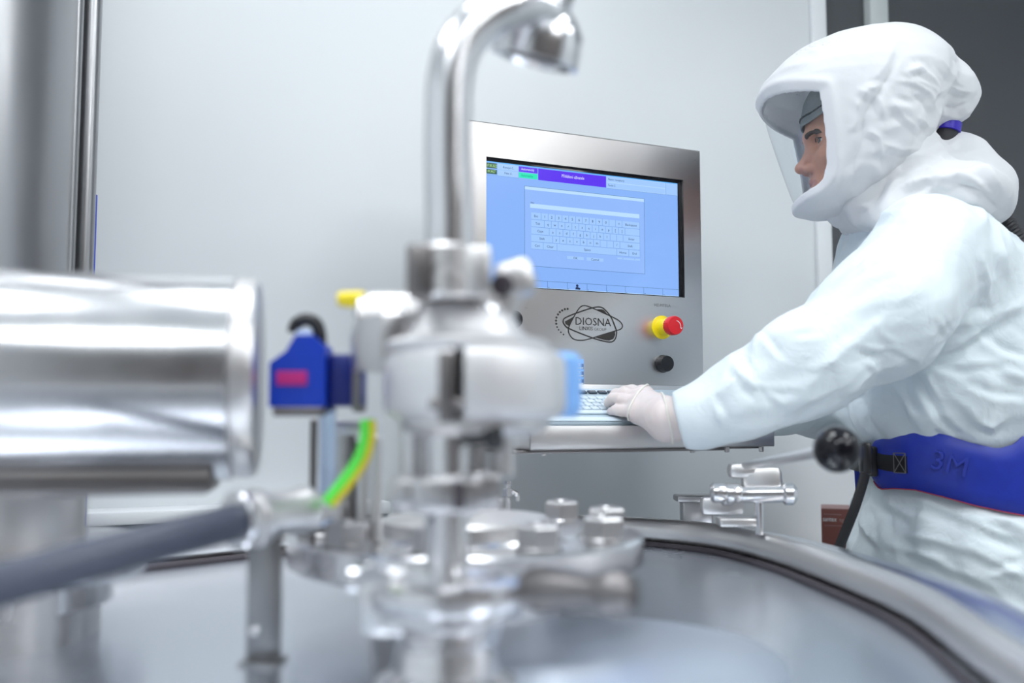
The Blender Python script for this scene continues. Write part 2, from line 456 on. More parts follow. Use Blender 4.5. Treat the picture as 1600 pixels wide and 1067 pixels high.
def creases(v, n, folds, ox, oy, sc_, gain=1.0):
    """sharp cloth creases, each a polyline traced where the fold lies on the near side of the cloth: raised cusp with a trough beside it"""
    yv = v[:, 1] * cos(PITCH) + (v[:, 2] - ZC) * sin(PITCH); zv = -v[:, 1] * sin(PITCH) + (v[:, 2] - ZC) * cos(PITCH)
    X = 800 + FPX * v[:, 0] / yv; Y = 533.5 - FPX * zv / yv
    vd = v - V(0, 0, ZC); vd /= np.linalg.norm(vd, axis=1)[:, None]
    face = np.clip(-(n * vd).sum(1) * 2.2, 0, 1)
    out = np.zeros(len(v))
    for w, h, pts in folds:
        pts = np.array(pts, float).reshape(-1, 2) / sc_ + (ox, oy)
        seg = np.linalg.norm(np.diff(pts, axis=0), axis=1); tot = seg.sum(); acc = 0
        best = np.full(len(v), 1e9); sg = np.zeros(len(v)); tt = np.zeros(len(v))
        for k in range(len(seg)):
            a = pts[k]; d = (pts[k + 1] - a) / seg[k]
            q = (X - a[0]) * d[0] + (Y - a[1]) * d[1]; t = np.clip(q, 0, seg[k])
            dx = X - a[0] - d[0] * t; dy = Y - a[1] - d[1] * t; di = np.hypot(dx, dy)
            m = di < best
            best = np.where(m, di, best); sg = np.where(m, np.sign(d[0] * dy - d[1] * dx), sg); tt = np.where(m, (acc + t) / tot, tt)
            acc += seg[k]
        near_ = best < w * 8
        taper = np.sqrt(np.clip(np.sin(pi * np.clip(tt * .96 + .02, 0, 1)), 0, 1))
        g = np.exp(-best / w) - .75 * np.exp(-np.abs(best * sg - 2.2 * w) / (1.4 * w))
        out += np.where(near_, h * .001 * taper * g, 0)
    return out * face * gain
def lap(v, Q, it=1, lam=0.5):
    for _ in range(it):
        s = np.zeros_like(v); c = np.zeros(len(v))
        for k in range(4):
            for j in (1, 3):
                np.add.at(s, Q[:, k], v[Q[:, (k + j) % 4]]); np.add.at(c, Q[:, k], 1)
        v = v + lam * (s / c[:, None] - v)
    return v

# ================================================================== THE ROOM
WB = -0.35                                     # back wall surface (room frame)
S0, S1, W1, HC = -2.6, 2.8, 4.2, 2.75
sA, sB, zA, zB = 0.853, 2.35, 1.15, 2.30       # window opening
T = 0.08
mk('wall_back', J(rbox(S0, sA, WB - T, WB, 0, HC, 0), rbox(sB, S1, WB - T, WB, 0, HC, 0),
                  rbox(sA, sB, WB - T, WB, 0, zA, 0), rbox(sA, sB, WB - T, WB, zB, HC, 0)), WALLM, smooth=0, kind='structure')
mk('wall_left', rbox(S0 - T, S0, WB, W1, 0, HC, 0), WALLM, smooth=0, kind='structure')
mk('wall_right', rbox(S1, S1 + T, WB, W1, 0, HC, 0), WALLM, smooth=0, kind='structure')
mk('wall_front', rbox(S0, S1, W1, W1 + T, 0, HC, 0), FWALL, smooth=0, kind='structure')
mk('floor', rbox(S0, S1, WB, W1, -0.05, 0, 0), FLOORM, smooth=0, kind='structure')
mk('ceiling', rbox(S0, S1, WB, W1, HC, HC + 0.05, 0), CEILM, smooth=0, kind='structure')
mk('trim_1', J(rbox(S0, -0.25, WB, WB + 0.06, 0, 0.895, 0.003), M(rbox(S0, -0.25, WB, WB + 0.075, 0.895, 0.917, 0.003), 1)), [LOWALL, WHITEF], kind='structure')
win = empty('window_1', R((sA + sB) / 2, WB, zA)); win['kind'] = 'structure'
mk('window_frame', J(rbox(sA - 0.043, sA, WB, WB + 0.012, zA - .04, zB + .04), rbox(sB, sB + 0.04, WB, WB + 0.012, zA - .04, zB + .04),
                     rbox(sA, sB, WB, WB + 0.012, zB, zB + 0.04), rbox(sA, sB, WB, WB + 0.02, zA - .04, zA)), WHITEF, win)
mk('mullion', rbox(1.005, 1.065, WB - 0.03, WB + 0.002, zA, zB), MULL, win)
mk('pane', rbox(sA, 1.005, WB - 0.03, WB - 0.02, zA, zB, 0), PANE, win, smooth=0)
mk('pane', rbox(1.065, sB, WB - 0.03, WB - 0.02, zA, zB, 0), PANE, win, smooth=0)

lamps = [(-1.6, 0.55), (-0.55, 0.5), (0.75, 1.45), (-1.7, 2.3), (-0.55, 2.3), (0.7, 2.75), (1.45, 3.75), (0.6, 3.75), (2.1, 1.9)]
for i, (s, w) in enumerate(lamps):
    e = empty('ceiling_light', R(s, w, HC), 'square recessed ceiling luminaire with a white frame and glowing diffuser', 'light', 'luminaires in the ceiling')
    h = 0.30
    mk('frame', J(rbox(s - h, s + h, w - h - .02, w - h, HC - .02, HC), rbox(s - h, s + h, w + h, w + h + .02, HC - .02, HC),
                  rbox(s - h - .02, s - h, w - h - .02, w + h + .02, HC - .02, HC), rbox(s + h, s + h + .02, w - h - .02, w + h + .02, HC - .02, HC)), WHITEF, e)
    mk('diffuser', rbox(s - h, s + h, w - h, w + h, HC - .012, HC - .004, 0), LAMPM, e, smooth=0)

# ================================================================== OPERATOR PANEL
panel = empty('operator_panel', R(0, -0.05, 1.12), 'brushed steel operator panel on the wall with a blue touch screen and keyboard tray', 'control panel')
pz0, pz1 = 1.121, 1.547
ps0, ps1 = -0.239, 0.238
scL, scT = onpanel(760, 243.5); scR, scB = onpanel(1070, 465)
_, scT2 = onpanel(1070, 282.5); scT = (scT + scT2) / 2
def framegeo():
    a = rbox(ps0, scL, -0.10, 0, pz0, pz1, 0.0015); b = rbox(scR, ps1, -0.10, 0, pz0, pz1, 0.0015)
    return a, b
# one continuous folded sheet: front face with a rectangular opening, sides and back
def facewithhole():
    w = 0.0; b = 0.0025
    O = [(ps0, pz0), (ps1, pz0), (ps1, pz1), (ps0, pz1)]
    O2 = [(ps0 + b, pz0 + b), (ps1 - b, pz0 + b), (ps1 - b, pz1 - b), (ps0 + b, pz1 - b)]
    H = [(scL, scB), (scR, scB), (scR, scT), (scL, scT)]
    v = [R(s, -0.10, z) for s, z in O] + [R(s, -b, z) for s, z in O] + [R(s, 0, z) for s, z in O2] + [R(s, 0, z) for s, z in H] + [R(s, -0.006, z) for s, z in H]
    f = [(3, 2, 1, 0)]
    for k in range(4):
        l = (k + 1) % 4
        f += [(k, l, 4 + l, 4 + k), (4 + k, 4 + l, 8 + l, 8 + k), (8 + k, 8 + l, 12 + l, 12 + k), (12 + k, 12 + l, 16 + l, 16 + k)]
    return v, f
mk('housing', facewithhole(), BRUSH, panel, smooth=30)
mk('wall_bracket', J(rbox(-0.10, 0.10, WB, WB + 0.02, 1.2, 1.45), rbox(-0.05, 0.05, WB + 0.02, -0.10, 1.25, 1.40)), SATIN, panel)
scr = mk('screen', rbox(scL, scR, -0.012, -0.0045, scB, scT, 0.0005), BLACKG, panel)
def flat(s0, z0, s1, z1, w):
    return [R(s0, w, z0), R(s1, w, z0), R(s1, w, z1), R(s0, w, z1)], [(0, 1, 2, 3)]
aR = onpanel(1062, 400)[0]; aT = scT - 0.006
a0 = scL + 0.0015; a1 = aR; az0 = scB + 0.002; az1 = aT
w0 = -0.0044
mk('display_area', flat(a0, az0, a1, az1, w0 + .0001), SCR['blue'], scr, smooth=0)
def c3(cx, cy):
    return onpanel(750 + cx / 4.445, 230 + cy / 4.445)
def L(i): return w0 + 0.0001 + 0.00012 * i
def rect3(x0, y0, x1, y1, i, yr=False):
    """rectangle from two measured corner points on the screen"""
    p = c3(x0, y0); q = c3(x1, y1); return flat(p[0], q[1], q[0], p[1], L(i))
def outline(s0, z0, s1, z1, t, i):
    return J(flat(s0, z0, s1, z0 + t, L(i)), flat(s0, z1 - t, s1, z1, L(i)), flat(s0, z0, s0 + t, z1, L(i)), flat(s1 - t, z0, s1, z1, L(i)))
hz0 = az1 - 0.0225          # header bottom
hs = [c3(130, 90)[0], c3(277, 105)[0], c3(412, 120)[0], c3(887, 180)[0], c3(1297, 240)[0]]
hT = az1 - 0.0015
hM = (hT + hz0) / 2
parts = {}
def add(k, g): parts.setdefault(k, []).append(g)
add('cyan', flat(a0, hT, a1, az1, L(1)))
add('dgreen', flat(a0, hM + .001, hs[0] - .0015, hT - .001, L(1))); add('dgreen', flat(a0, hz0 + .002, hs[0] - .0015, hM - .001, L(1)))
add('key', flat(hs[0], hM + .0003, hs[1] - .001, hT - .0005, L(1))); add('key', flat(hs[0], hz0 + .0005, hs[1] - .001, hM - .0003, L(1)))
add('violet', flat(hs[1], hM + .0005, hs[2] - .0012, hT - .001, L(1)))
add('green', flat(hs[1], hz0 + .001, hs[2] - .0012, hM - .0005, L(1)))
add('violet', flat(hs[2], hz0 + .0005, hs[3] - .001, hT - .001, L(1)))
add('light', outline(hs[3], hM, hs[4] - .001, hT - .0005, .0005, 2)); add('light', outline(hs[3], hz0, hs[4] - .001, hM, .0005, 2))
add('key', flat(hs[3], hz0, hs[4], hT, L(1))); add('key', flat(hs[4], hz0, a1, hT, L(1)))
add('grid', flat(hs[4], hz0, hs[4] + .0006, hT, L(2))); add('grid', flat(a0, hz0 - .0004, hs[1], hz0, L(2))); add('grid', flat(hs[3], hz0 - .0006, a1, hz0, L(2)))
def txt(k, body, s, z, size, i=5, align='c', sx=1.0): add(k, text_on(body, R(s, L(i), z), U, ZUP, size=size, align=align, sx=sx))
txt('yellowtext', '17.05.2022', (a0 + hs[0]) / 2, hM + .0028, .0066, sx=.62)
txt('yellowtext', '09:34:57', (a0 + hs[0]) / 2 - .001, hz0 + .0038, .0066, sx=.62)
txt('text', 'Recept č.', (hs[0] + hs[1]) / 2, hM + .003, .0050); txt('text', 'Fáze č.', (hs[0] + hs[1]) / 2, hz0 + .004, .0050)
txt('white', 'Automatický', hs[1] + .004, hM + .0035, .0058, align='l', sx=.8); txt('greentext', 'Automatika', hs[1] + .004, hz0 + .0035, .0058, align='l', sx=.8)
txt('white', 'Přihlášení uživatele', (hs[2] + hs[3]) / 2, hM - .001, .0076, sx=.75)
txt('text', 'Název receptury', hs[3] + .003, hM + .0035, .0048, align='l'); txt('text', 'Šarže č.', hs[3] + .003, hz0 + .0035, .0048, align='l')
# pop-up window
wl, wt = c3(316, 266); wr, wb = c3(1155, 875)
wt = (wt + c3(1147, 352)[1]) / 2; wb = (wb + c3(318, 825)[1]) / 2
add('line', outline(wl, wb, wr, wt, .0006, 2)); add('window', flat(wl, wb, wr, wt, L(1)))
tbh = .0058
add('light', flat(wl + .0006, wt - tbh, wr - .0006, wt - .0006, L(3)))
il = c3(355, 390)[0]; ir = c3(1115, 480)[0]
it = (c3(355, 392)[1] + c3(1112, 458)[1]) / 2
add('light', flat(il, it - .0072, ir, it, L(3))); txt('text', 'PIN', il + .004, it - .0001, .004)
kl = c3(361, 450)[0]; kr = c3(1118, 515)[0]
kt = (c3(361, 452)[1] + c3(1115, 513)[1]) / 2; kb = (c3(361, 705)[1] + c3(1120, 762)[1]) / 2
rows = [[('Esc', 1.45)] + [(c, 1) for c in '1234567890'] + [('', 1), ('=', 1), ('Backspace', 2.75)],
        [('Tab', 1.9)] + [(c, 1) for c in 'qwertzuiop[]'] + [('', 2.3)],
        [('Caps', 2.6)] + [(c, 1) for c in 'asdfghjkl'] + [('', 1), ('', 1), ('Enter', 2.6)],
        [('Shift', 3.1)] + [(c, 1) for c in 'yxcvbnm'] + [('', 1), ('', 1), ('/', 1), ('Shift', 3.1)],
        [('Ctrl', 1.75), ('Clear', 1.95), ('Space', 8.9), ('Home', 1.85), ('End', 1.75)]]
rh = (kt - kb) / 5
for r, row in enumerate(rows):
    tot = sum(k[1] for k in row); x = kl; zt = kt - r * rh
    for name, wd in row:
        ww = wd / tot * (kr - kl)
        add('key', flat(x + .0005, zt - rh + .0005, x + ww - .0005, zt - .0005, L(3)))
        add('grid', flat(x + .0005, zt - rh, x + ww, zt - rh + .0005, L(3))); add('grid', flat(x + ww - .0005, zt - rh, x + ww, zt, L(3)))
        if name: txt('text', name, x + ww / 2, zt - rh * .66, .0056 if len(name) > 1 else .0062)
        x += ww
def btn(cx0, cy0, cx1, cy1, name):
    p = c3(cx0, cy0); q = c3(cx1, cy1); add('key', flat(p[0], q[1], q[0], p[1] - .0012, L(3)))
    if name: txt('text', name, (p[0] + q[0]) / 2, (p[1] + q[1]) / 2 - .0028, .0056)
btn(612, 747, 728, 782, 'OK'); btn(748, 757, 865, 793, 'Cancel'); btn(962, 757, 1120, 787, '')
txt('grid', '<', c3(1000, 772)[0], c3(1000, 774)[1] - .001, .005); txt('grid', '>', c3(1082, 775)[0], c3(1082, 777)[1] - .001, .005)
bt = (c3(480, 935)[1] + c3(1390, 985)[1]) / 2
add('line', flat(a0, bt, a1, bt + .0006, L(2)))
cell = [c3(x, 970)[0] for x in (140, 250, 360, 475, 613, 750, 885, 1017, 1145, 1277)]
for s in cell: add('line', flat(s, az0, s + .0006, bt, L(2))); add('text', flat(s + .002, az0 + .0012, s + .0035, az0 + .002, L(3)))
add('light', flat(a0, az0, a1, az0 + .0008, L(2)))
ps, pz = c3(683, 968)
add('text', prism([(.0024 * cos(a), .0024 * sin(a)) for a in np.linspace(0, 2 * pi, 14)[:-1]], R(ps, L(3), pz + .002), U, ZUP, N, .00005))
add('text', prism([(-.0036, -.0045), (.0036, -.0045), (.0028, -.0005), (-.0028, -.0005)], R(ps, L(3), pz), U, ZUP, N, .00005))
add('text', prism([(.0018 * cos(a) + .0042, .0018 * sin(a) - .003) for a in np.linspace(0, 2 * pi, 10)[:-1]], R(ps, L(3), pz), U, ZUP, N, .00005))
gm = list(parts.keys())
mk('screen_graphics', J(*[M(J(*parts[k]), i) for i, k in enumerate(gm)]), [SCR[k] for k in gm], scr, smooth=0, label='light blue screen picture: header bar and pop-up typing window')

# printed logo and lettering
def c7(x, y): return onpanel(860 + x / 7.273, 460 + y / 7.273)
def stroke(pts, wdt, closed=True, wz=0.0004):
    q = spline([V(*c7(*p), 0) for p in pts], 7, closed); n = len(q); v = []; f = []
    for i in range(n):
        t = q[(i + 1) % n] - q[i - 1]; t = t / np.linalg.norm(t); m = V(-t[1], t[0], 0)
        for s in (-1, 1):
            a = q[i] + m * wdt * s / 2; v.append(R(a[0], wz, a[1]))
    for i in range(n):
        j = (i + 1) % n; f.append((2 * i, 2 * j, 2 * j + 1, 2 * i + 1))
    return v, f
def poly7(pts, wz=0.0004):
    v = [R(a, wz, b) for a, b in (c7(*p) for p in pts)]; return v, [tuple(range(len(v)))]
g = [stroke([(145, 300), (170, 265), (300, 210), (480, 152), (570, 145), (625, 180), (690, 262), (735, 370), (752, 430), (735, 505), (690, 540), (600, 530), (460, 488), (220, 392), (160, 345)], .0023),
     stroke([(290, 212), (335, 148), (385, 127), (470, 152), (690, 250), (780, 300), (818, 352), (800, 392), (745, 412), (600, 455), (460, 500), (360, 521), (265, 508), (215, 450), (205, 390), (232, 318)], .0019),
     poly7([(163, 308), (268, 250), (215, 362), (172, 335)]), poly7([(508, 170), (580, 168), (610, 180), (660, 242)]),
     poly7([(512, 492), (732, 416), (735, 460), (715, 505), (670, 524), (630, 522)])]
for i, (x, y) in enumerate([(195, 165), (163, 168), (133, 182), (106, 200), (85, 228), (68, 262), (63, 298), (65, 333), (75, 370), (92, 402), (118, 430), (148, 455)]):
    s, z = c7(x, y); rr = .0019 if i < 8 else .0014
    g.append(prism([(rr * cos(a), rr * sin(a)) for a in np.linspace(0, 2 * pi, 13)[:-1]], R(s, .0003, z), U, ZUP, N, .0001))
s0_, z0_ = c7(285, 345); s1_, z1_ = c7(688, 360)
g.append(text_on('DIOSNA', R((s0_ + s1_) / 2, .0004, (z0_ + z1_) / 2), U, ZUP, width=s1_ - s0_))
s0_, z0_ = c7(330, 402); s1_, z1_ = c7(480, 410)
g.append(text_on('LINXIS', R((s0_ + s1_) / 2, .0004, (z0_ + z1_) / 2), U, ZUP, width=s1_ - s0_))
s2_, z2_ = c7(497, 412); s3_, z3_ = c7(635, 415)
gg = text_on('GROUP', R((s2_ + s3_) / 2, .0004, (z2_ + z3_) / 2), U, ZUP, width=s3_ - s2_)
mk('logo_print', J(*[M(q, 0) for q in g], M(gg, 1)), [PRINT, PRINTG], panel, smooth=0, label='dark printed logo of two crossed rounded triangles reading DIOSNA')
s0_, z0_ = c7(1180, 138); s1_, z1_ = c7(1365, 142)
mk('machine_lettering', text_on('HZ-MTELA', R((s0_ + s1_) / 2, .0004, (z0_ + z1_) / 2), U, ZUP, width=s1_ - s0_), PRINTG, panel, smooth=0)
# push buttons, stop button
for (px, py, r) in ((803, 500, .0165), (1040, 568.5, .0153)):
    s, z = onpanel(px - 5, py)
    b = mk('push_button', lathe([(0, 0), (r, 0), (r, .003), (r * .93, .004), (r * .93, .013), (r * .85, .016), (0, .0165)], R(s, 0, z), N), BLACKP, panel)
s, z = onpanel(1034, 511.5)
es = mk('emergency_stop', lathe([(0, 0), (.0205, 0), (.0205, .002), (.0145, .0025), (.0135, .003), (.0145, .006), (.0145, .024), (.013, .026), (0, .026)], R(s, 0, z), N), YELP, panel, label='yellow collar of the emergency stop')
def knurl(o):
    v = []; f = []; seg = 48; prof = [(.0125, .024), (.0155, .027), (.0165, .030), (.0165, .041), (.0150, .0435), (0, .044)]
    x, y, a = basis(N); n = len(prof)
    for i in range(seg):
        t = 2 * pi * i / seg; d = x * cos(t) + y * sin(t)
        for k, (r, h) in enumerate(prof):
            rr = r * (0.965 if (i % 2 and 1 <= k <= 3) else 1); v.append(o + d * max(rr, 1e-5) + a * h)
    for i in range(seg):
        j = (i + 1) % seg
        for k in range(n - 1): f.append((i * n + k, j * n + k, j * n + k + 1, i * n + k + 1))
    return v, f
cap_ = mk('stop_cap', knurl(R(s, 0, z)), REDP, es, label='red knurled mushroom cap')
arc = []
for i in range(9):
    a = radians(80 - i * 12); arc.append((cos(a) * .010, sin(a) * .010))
v = []; f = []
for i, (x, y) in enumerate(arc):
    for q in (0.94, 1.06): v.append(R(s + x * q - .001, .0446, z + y * q - .002))
for i in range(8): f.append((2 * i, 2 * i + 2, 2 * i + 3, 2 * i + 1))
v += [R(s + .0085, .0446, z - .004), R(s + .0125, .0446, z - .0035), R(s + .0100, .0446, z - .0065)]; f.append((18, 19, 20))
mk('turn_arrow_print', (v, f), PRINTW, es, smooth=0)
# blue label at lower left
s0_, zt_ = onpanel(868, 560); s1_, zb_ = onpanel(912, 604)
lb = mk('blue_sticker', rbox(s0_, s1_, 0, .0006, zb_, zt_, .0002), LBLUE, panel)
gs = []
for k in range(3):
    zz = zb_ + .004 + k * .013
    gs += [flat(s1_ - .020, zz, s1_ - .001, zz + .0022, .0009), flat(s1_ - .010, zz + .004, s1_ - .0075, zz + .009, .0009), flat(s1_ - .014, zz + .0075, s1_ - .006, zz + .009, .0009)]
mk('sticker_marks', J(*gs), PRINTW, panel, smooth=0)
gs = [flat(s1_ - .0045, zb_ + .003 + k * .013, s1_ - .0005, zb_ + .012 + k * .013, .0008) for k in range(3)]
mk('sticker_panel', J(*gs), NAVYP, panel, smooth=0)
# tray
ts0, ts1, tw = -0.1877, 0.2425, 0.18
tz0, tz1 = 1.0225, 1.0562
mk('keyboard_tray', J(rbox(ts0, ts1, 0.0, tw, tz0, tz0 + .003, .001), rbox(ts0, ts1, tw - .003, tw, tz0, tz1, .001), rbox(ts0, ts0 + .003, 0.0, tw, tz0, tz1 + 0.0, .001),
                      rbox(ts1 - .003, ts1, 0.0, tw, tz0, tz1, .001), rbox(ts0, ts1, tw - .018, tw, tz1 - .002, tz1, .0008),
                      rbox(ts0 + .003, ts1 - .003, 0.0, .004, tz0, pz0 + .002, .001)), SATIN, panel)
mk('tray_rail', J(rbox(ts0 - 0.02, .155, 0.02, tw - .012, tz0 - .0055, tz0 - .001, .001), rbox(.155, ts1, 0.02, tw - .03, tz0 - .004, tz0, .001)), DARKST, panel)
for s in (-.155, .10, .165, .232): mk('screw', cyl(.004, -.009, -.001, R(s, tw - .02, tz0), seg=14), SATIN, panel)

# ================================================================== KEYBOARD
kb0 = R(0, .158, 1.0615); kdir = R(0, .010, 1.1165) - kb0; klen = np.linalg.norm(kdir); kdir /= klen
knor = np.cross(U, kdir); knor /= np.linalg.norm(knor)
KAX = (U, kdir, knor)
def KB(s, t, h): return kb0 + U * s + kdir * t + knor * h
kbd = empty('keyboard', KB(.02, klen / 2, -.015), 'pale grey blue keyboard set sloping into the steel tray under the screen', 'keyboard')
mk('keyboard_body', J(box(KB(.022, klen / 2, -.006), .385, klen, .012, .003, KAX)), KEYB, kbd)
mk('front_strip', box(KB(.022, .0095, .0012), .383, .016, .0024, .001, KAX), KEYM, kbd)
kp = .0146; src = {}
def addkey(kind, s, t, wd, m):
    k = (kind, round(wd, 4))
    pos = KB(s, t, .0022)
    if k not in src:
        g = box(pos, wd, .0122 if kind != 'key_f' else .010, .0034, .001, KAX, 1)
        g2 = J(M(g, 0), M(text_on('—', KB(s, t - .001, .0041), U, kdir, size=.006), 1))
        src[k] = mk('key', g2, [m, PRINTG if kind != 'key_f' else PRINTW], kbd, smooth=30)
        src[k]['_p'] = 0
        WL[src[k]] = WL[src[k]]; src[k + ('off',)] = WL[src[k]] - pos
        del src[k]['_p']
    else: inst(src[k], 'key', pos + src[k + ('off',)], kbd)
left = -.158
for i in range(12): addkey('key_f', left + .02 + i * kp * 1.28, klen * .835, .0150, KEYD)
for r, off in enumerate((0, .5, .75, 1.0)):
    t = klen * (.655 - r * .102)
    for i in range(15 - (1 if r else 0)): addkey('key_m', left + .004 + (i + off * .6) * kp, t, .0122, KEYM)
t = klen * .235
for i in range(3): addkey('key_m', left + .004 + i * kp, t, .0122, KEYM)
addkey('key_m', left + .004 + 6.3 * kp, t, .0122 + 5 * kp, KEYM)
for i in range(4): addkey('key_m', left + .004 + (10 + i) * kp, t, .0122, KEYM)
for r in range(5):
    for i in range(6): addkey('key_n', left + .004 + (16.2 + i) * kp, klen * (.655 - r * .102), .0122, KEYN)

# ================================================================== MIXING VESSEL
ZL = ZC - 0.20                                 # lid plane
rimpts = [(.345, .735), (.372, .93), (.362, 1.13), (.338, 1.30), (.285, 1.44), (.16, 1.53), (-.05, 1.56), (-.28, 1.46), (-.50, 1.26), (-.78, 1.0), (-.96, .72), (-1.0, .42), (-.85, .12), (-.5, -.12), (-.1, -.15), (.18, .10), (.30, .45)]
rim = [V(p[0], p[1], ZL) for p in spline([V(*p, 0) for p in rimpts], 8, True)]
nr = len(rim)
def offs(d, z):
    out = []
    for i in range(nr):
        t = rim[(i + 1) % nr] - rim[i - 1]; t /= np.linalg.norm(t); n_ = V(t[1], -t[0], 0)   # path runs counter-clockwise: outward
        q = rim[i] + n_ * d; q[2] = z; out.append(q)
    return out
_c = np.mean(rim, 0)
SG = 1.0 if np.linalg.norm(offs(.1, ZL)[0] - _c) > np.linalg.norm(rim[0] - _c) else -1.0
def sheet(loops, closefirst=False, closelast=False):
    v = [p for l in loops for p in l]; f = []
    for k in range(len(loops) - 1):
        for i in range(nr):
            j = (i + 1) % nr; f.append((k * nr + i, k * nr + j, (k + 1) * nr + j, (k + 1) * nr + i))
    if closefirst: f.append(tuple(range(nr))[::-1])
    if closelast: f.append(tuple((len(loops) - 1) * nr + i for i in range(nr)))
    return v, f
ves = empty('mixing_vessel', V(-.3, .7, 0), 'large stainless steel mixing vessel whose lid fills the bottom of the view', 'vessel')
def dome(k):
    c = V(-.25, .70, ZL)
    return [c + (p - c) * k + V(0, 0, 0.0) for p in offs(0, ZL)]
lidloops = []
for k in (1.0, .97, .9, .75, .5, .25, .08):
    l = dome(k)
    for p in l: p[2] = ZL + .0035 * (1 - k)
    lidloops.append(l)
mk('lid', sheet([[p - V(0, 0, .006) for p in lidloops[0]]] + lidloops, True, True), LIDM, ves, smooth=40)
mk('rim_gasket', tube(offs(-.004 * SG, ZL + .003), .0042, 10, True), GASKET, ves)
mk('rim_band', tube(offs(.016 * SG, ZL + .020), .016, 20, True, flat=1.35, up=ZUP), SATIN, ves)
mk('deck', sheet([offs(.020 * SG, ZL + .030), offs(.050 * SG, ZL + .0325), offs(.085 * SG, ZL + .029), offs(.092 * SG, ZL + .024), offs(.094 * SG, ZL + .0), offs(.094 * SG, ZL - .05), offs(.06 * SG, ZL - .06), offs(.02 * SG, ZL - .01)]), LIDM, ves, smooth=40)
mk('vessel_wall', sheet([offs(.02 * SG, ZL - .02), offs(.03 * SG, ZL - .10), offs(.03 * SG, .35), offs(-.05 * SG, .22), offs(-.2 * SG, .18)], False, True), BRUSH, ves, smooth=40)
for (x, y) in ((.22, .35), (.25, 1.2), (-.65, .8), (-.5, .15)):
    mk('leg', cyl(.035, 0, .24, V(x, y, 0)), SATIN, ves)
# raised disc on the lid; its pale blue colour paints a bluish reflection
mk('lid_pad', lathe([(0, .0), (.150, .0), (.150, .004), (.146, .006), (0, .006)], V(.07, .80, ZL + .0012), seg=64), LIDP, ves, smooth=30)

# ------------------------------------------------------------------ bolted flange on the lid
fc = V(-.046, .985, 0); zt = ZC - .117
fl = empty('bolted_flange', V(fc[0], fc[1], ZL + .002), 'round steel manhole flange ringed with hex bolts on the vessel lid', 'flange')
mk('neck', cyl(.095, 0, .060, V(fc[0], fc[1], ZL + .0), seg=72), SATIN, fl)
mk('flange_plate', lathe([(0, -.030), (.172, -.030), (.178, -.026), (.178, -.003), (.174, 0), (.118, 0), (.116, .003), (.10, .003), (0, .003)], V(fc[0], fc[1], zt), seg=96), STEEL, fl)
mk('inner_cover', lathe([(0, 0), (.085, 0), (.085, .010), (.08, .014), (.02, .016), (0, .016)], V(fc[0], fc[1], zt + .002), seg=64), SATIN, fl)
nb = 10; b0 = None
for i in range(nb):
    a = 2 * pi * (i + .28) / nb
    p = V(fc[0] + .147 * cos(a), fc[1] + .147 * sin(a), zt)
    if b0 is None:
        g = J(ring(.006, .0215, 0, .003, p, seg=28), hexp(.0205, .003, .022, p, phase=.4), cyl(.010, .022, .024, p, seg=20, bev=.001))
        b0 = mk('bolt', g, BOLTM, fl, smooth=30); boff = WL[b0] - p
    else: inst(b0, 'bolt', p + boff, fl)

# ------------------------------------------------------------------ central valve stack with gooseneck
cx, cy = P(700, 700, .72)[0], .72
def zz(py, d=.72): return P(700, py, d)[2]
def at(px, py, d=.72): return P(px, py, d)
ax0 = V(cx, cy, 0)
st = empty('valve_stack', V(cx, cy, ZL + .003), 'stainless steel valve stack with clamps and a polished gooseneck pipe in the foreground', 'valve')
def lz(prof, m, name, x=cx, y=cy, seg=56, parent=None, label=None, sm=35):
    return mk(name, lathe([(r, z) for r, z in prof], V(x, y, 0), seg=seg), m, parent or st, sm, label=label)
zb = ZL + .004
z0, z1 = zz(972, .662), zz(903, .70)
lz([(0, zb), (.052, zb), (.052, zb + .004), (.040, zb + .012), (.037, zb + .030), (.045, z0 - .012), (.055, z0 - .006), (.055, z0 + .001), (0, z0 + .001)], STEEL, 'base_ferrule')
# lower clamp
lc = lz([(.030, z0), (.055, z0), (.061, z0 + .004), (.063, (z0 + z1) / 2), (.061, z1 - .004), (.050, z1), (.030, z1)], STEEL, 'lower_clamp')
mk('hinge_lug', J(box(at(603, 945, .70), .034, .030, .040, .005), cyl(.009, -.021, .021, at(590, 905, .70), (1, .1, 0)), cyl(.012, -.004, .004, at(583, 905, .69), (0, 1, .1))), STEEL, lc)
p0, p1 = at(812, 918, .71), at(985, 928, .665)
dr = (p1 - p0) / np.linalg.norm(p1 - p0)
mk('clamp_bolt', J(cyl(.0085, -.01, .05, p0, dr), lathe([(0, .006), (.013, .006), (.0165, .014), (.0145, .040), (.0115, .058), (.015, .070), (.0165, .080), (.012, .090), (0, .092)], p0, dr, 32)), DARKST, lc, label='dark wing nut rod of the lower clamp')
lz([(0, z1 - .002), (.043, z1 - .002), (.043, z1 + .004), (.020, z1 + .007), (.0165, zz(880)), (.0165, zz(800)), (.020, zz(795)), (0, zz(795))], STEEL, 'neck_pipe')
# body block with slot
zc_ = zz(770)
vb = mk('valve_body', J(box(V(cx - .0, cy, zc_), .052, .05, zz(742) - zz(800), .006), box(V(cx - .027, cy + .005, zc_), .03, .04, zz(748) - zz(798), .005), box(V(cx + .026, cy + .004, zc_ + .003), .028, .036, zz(738) - zz(795), .006)), BOLTM, st)
mk('slot', box(V(P(717, 770, .69)[0], cy - .0265, zc_), .008, .004, .020, .0035), GASKET, vb)
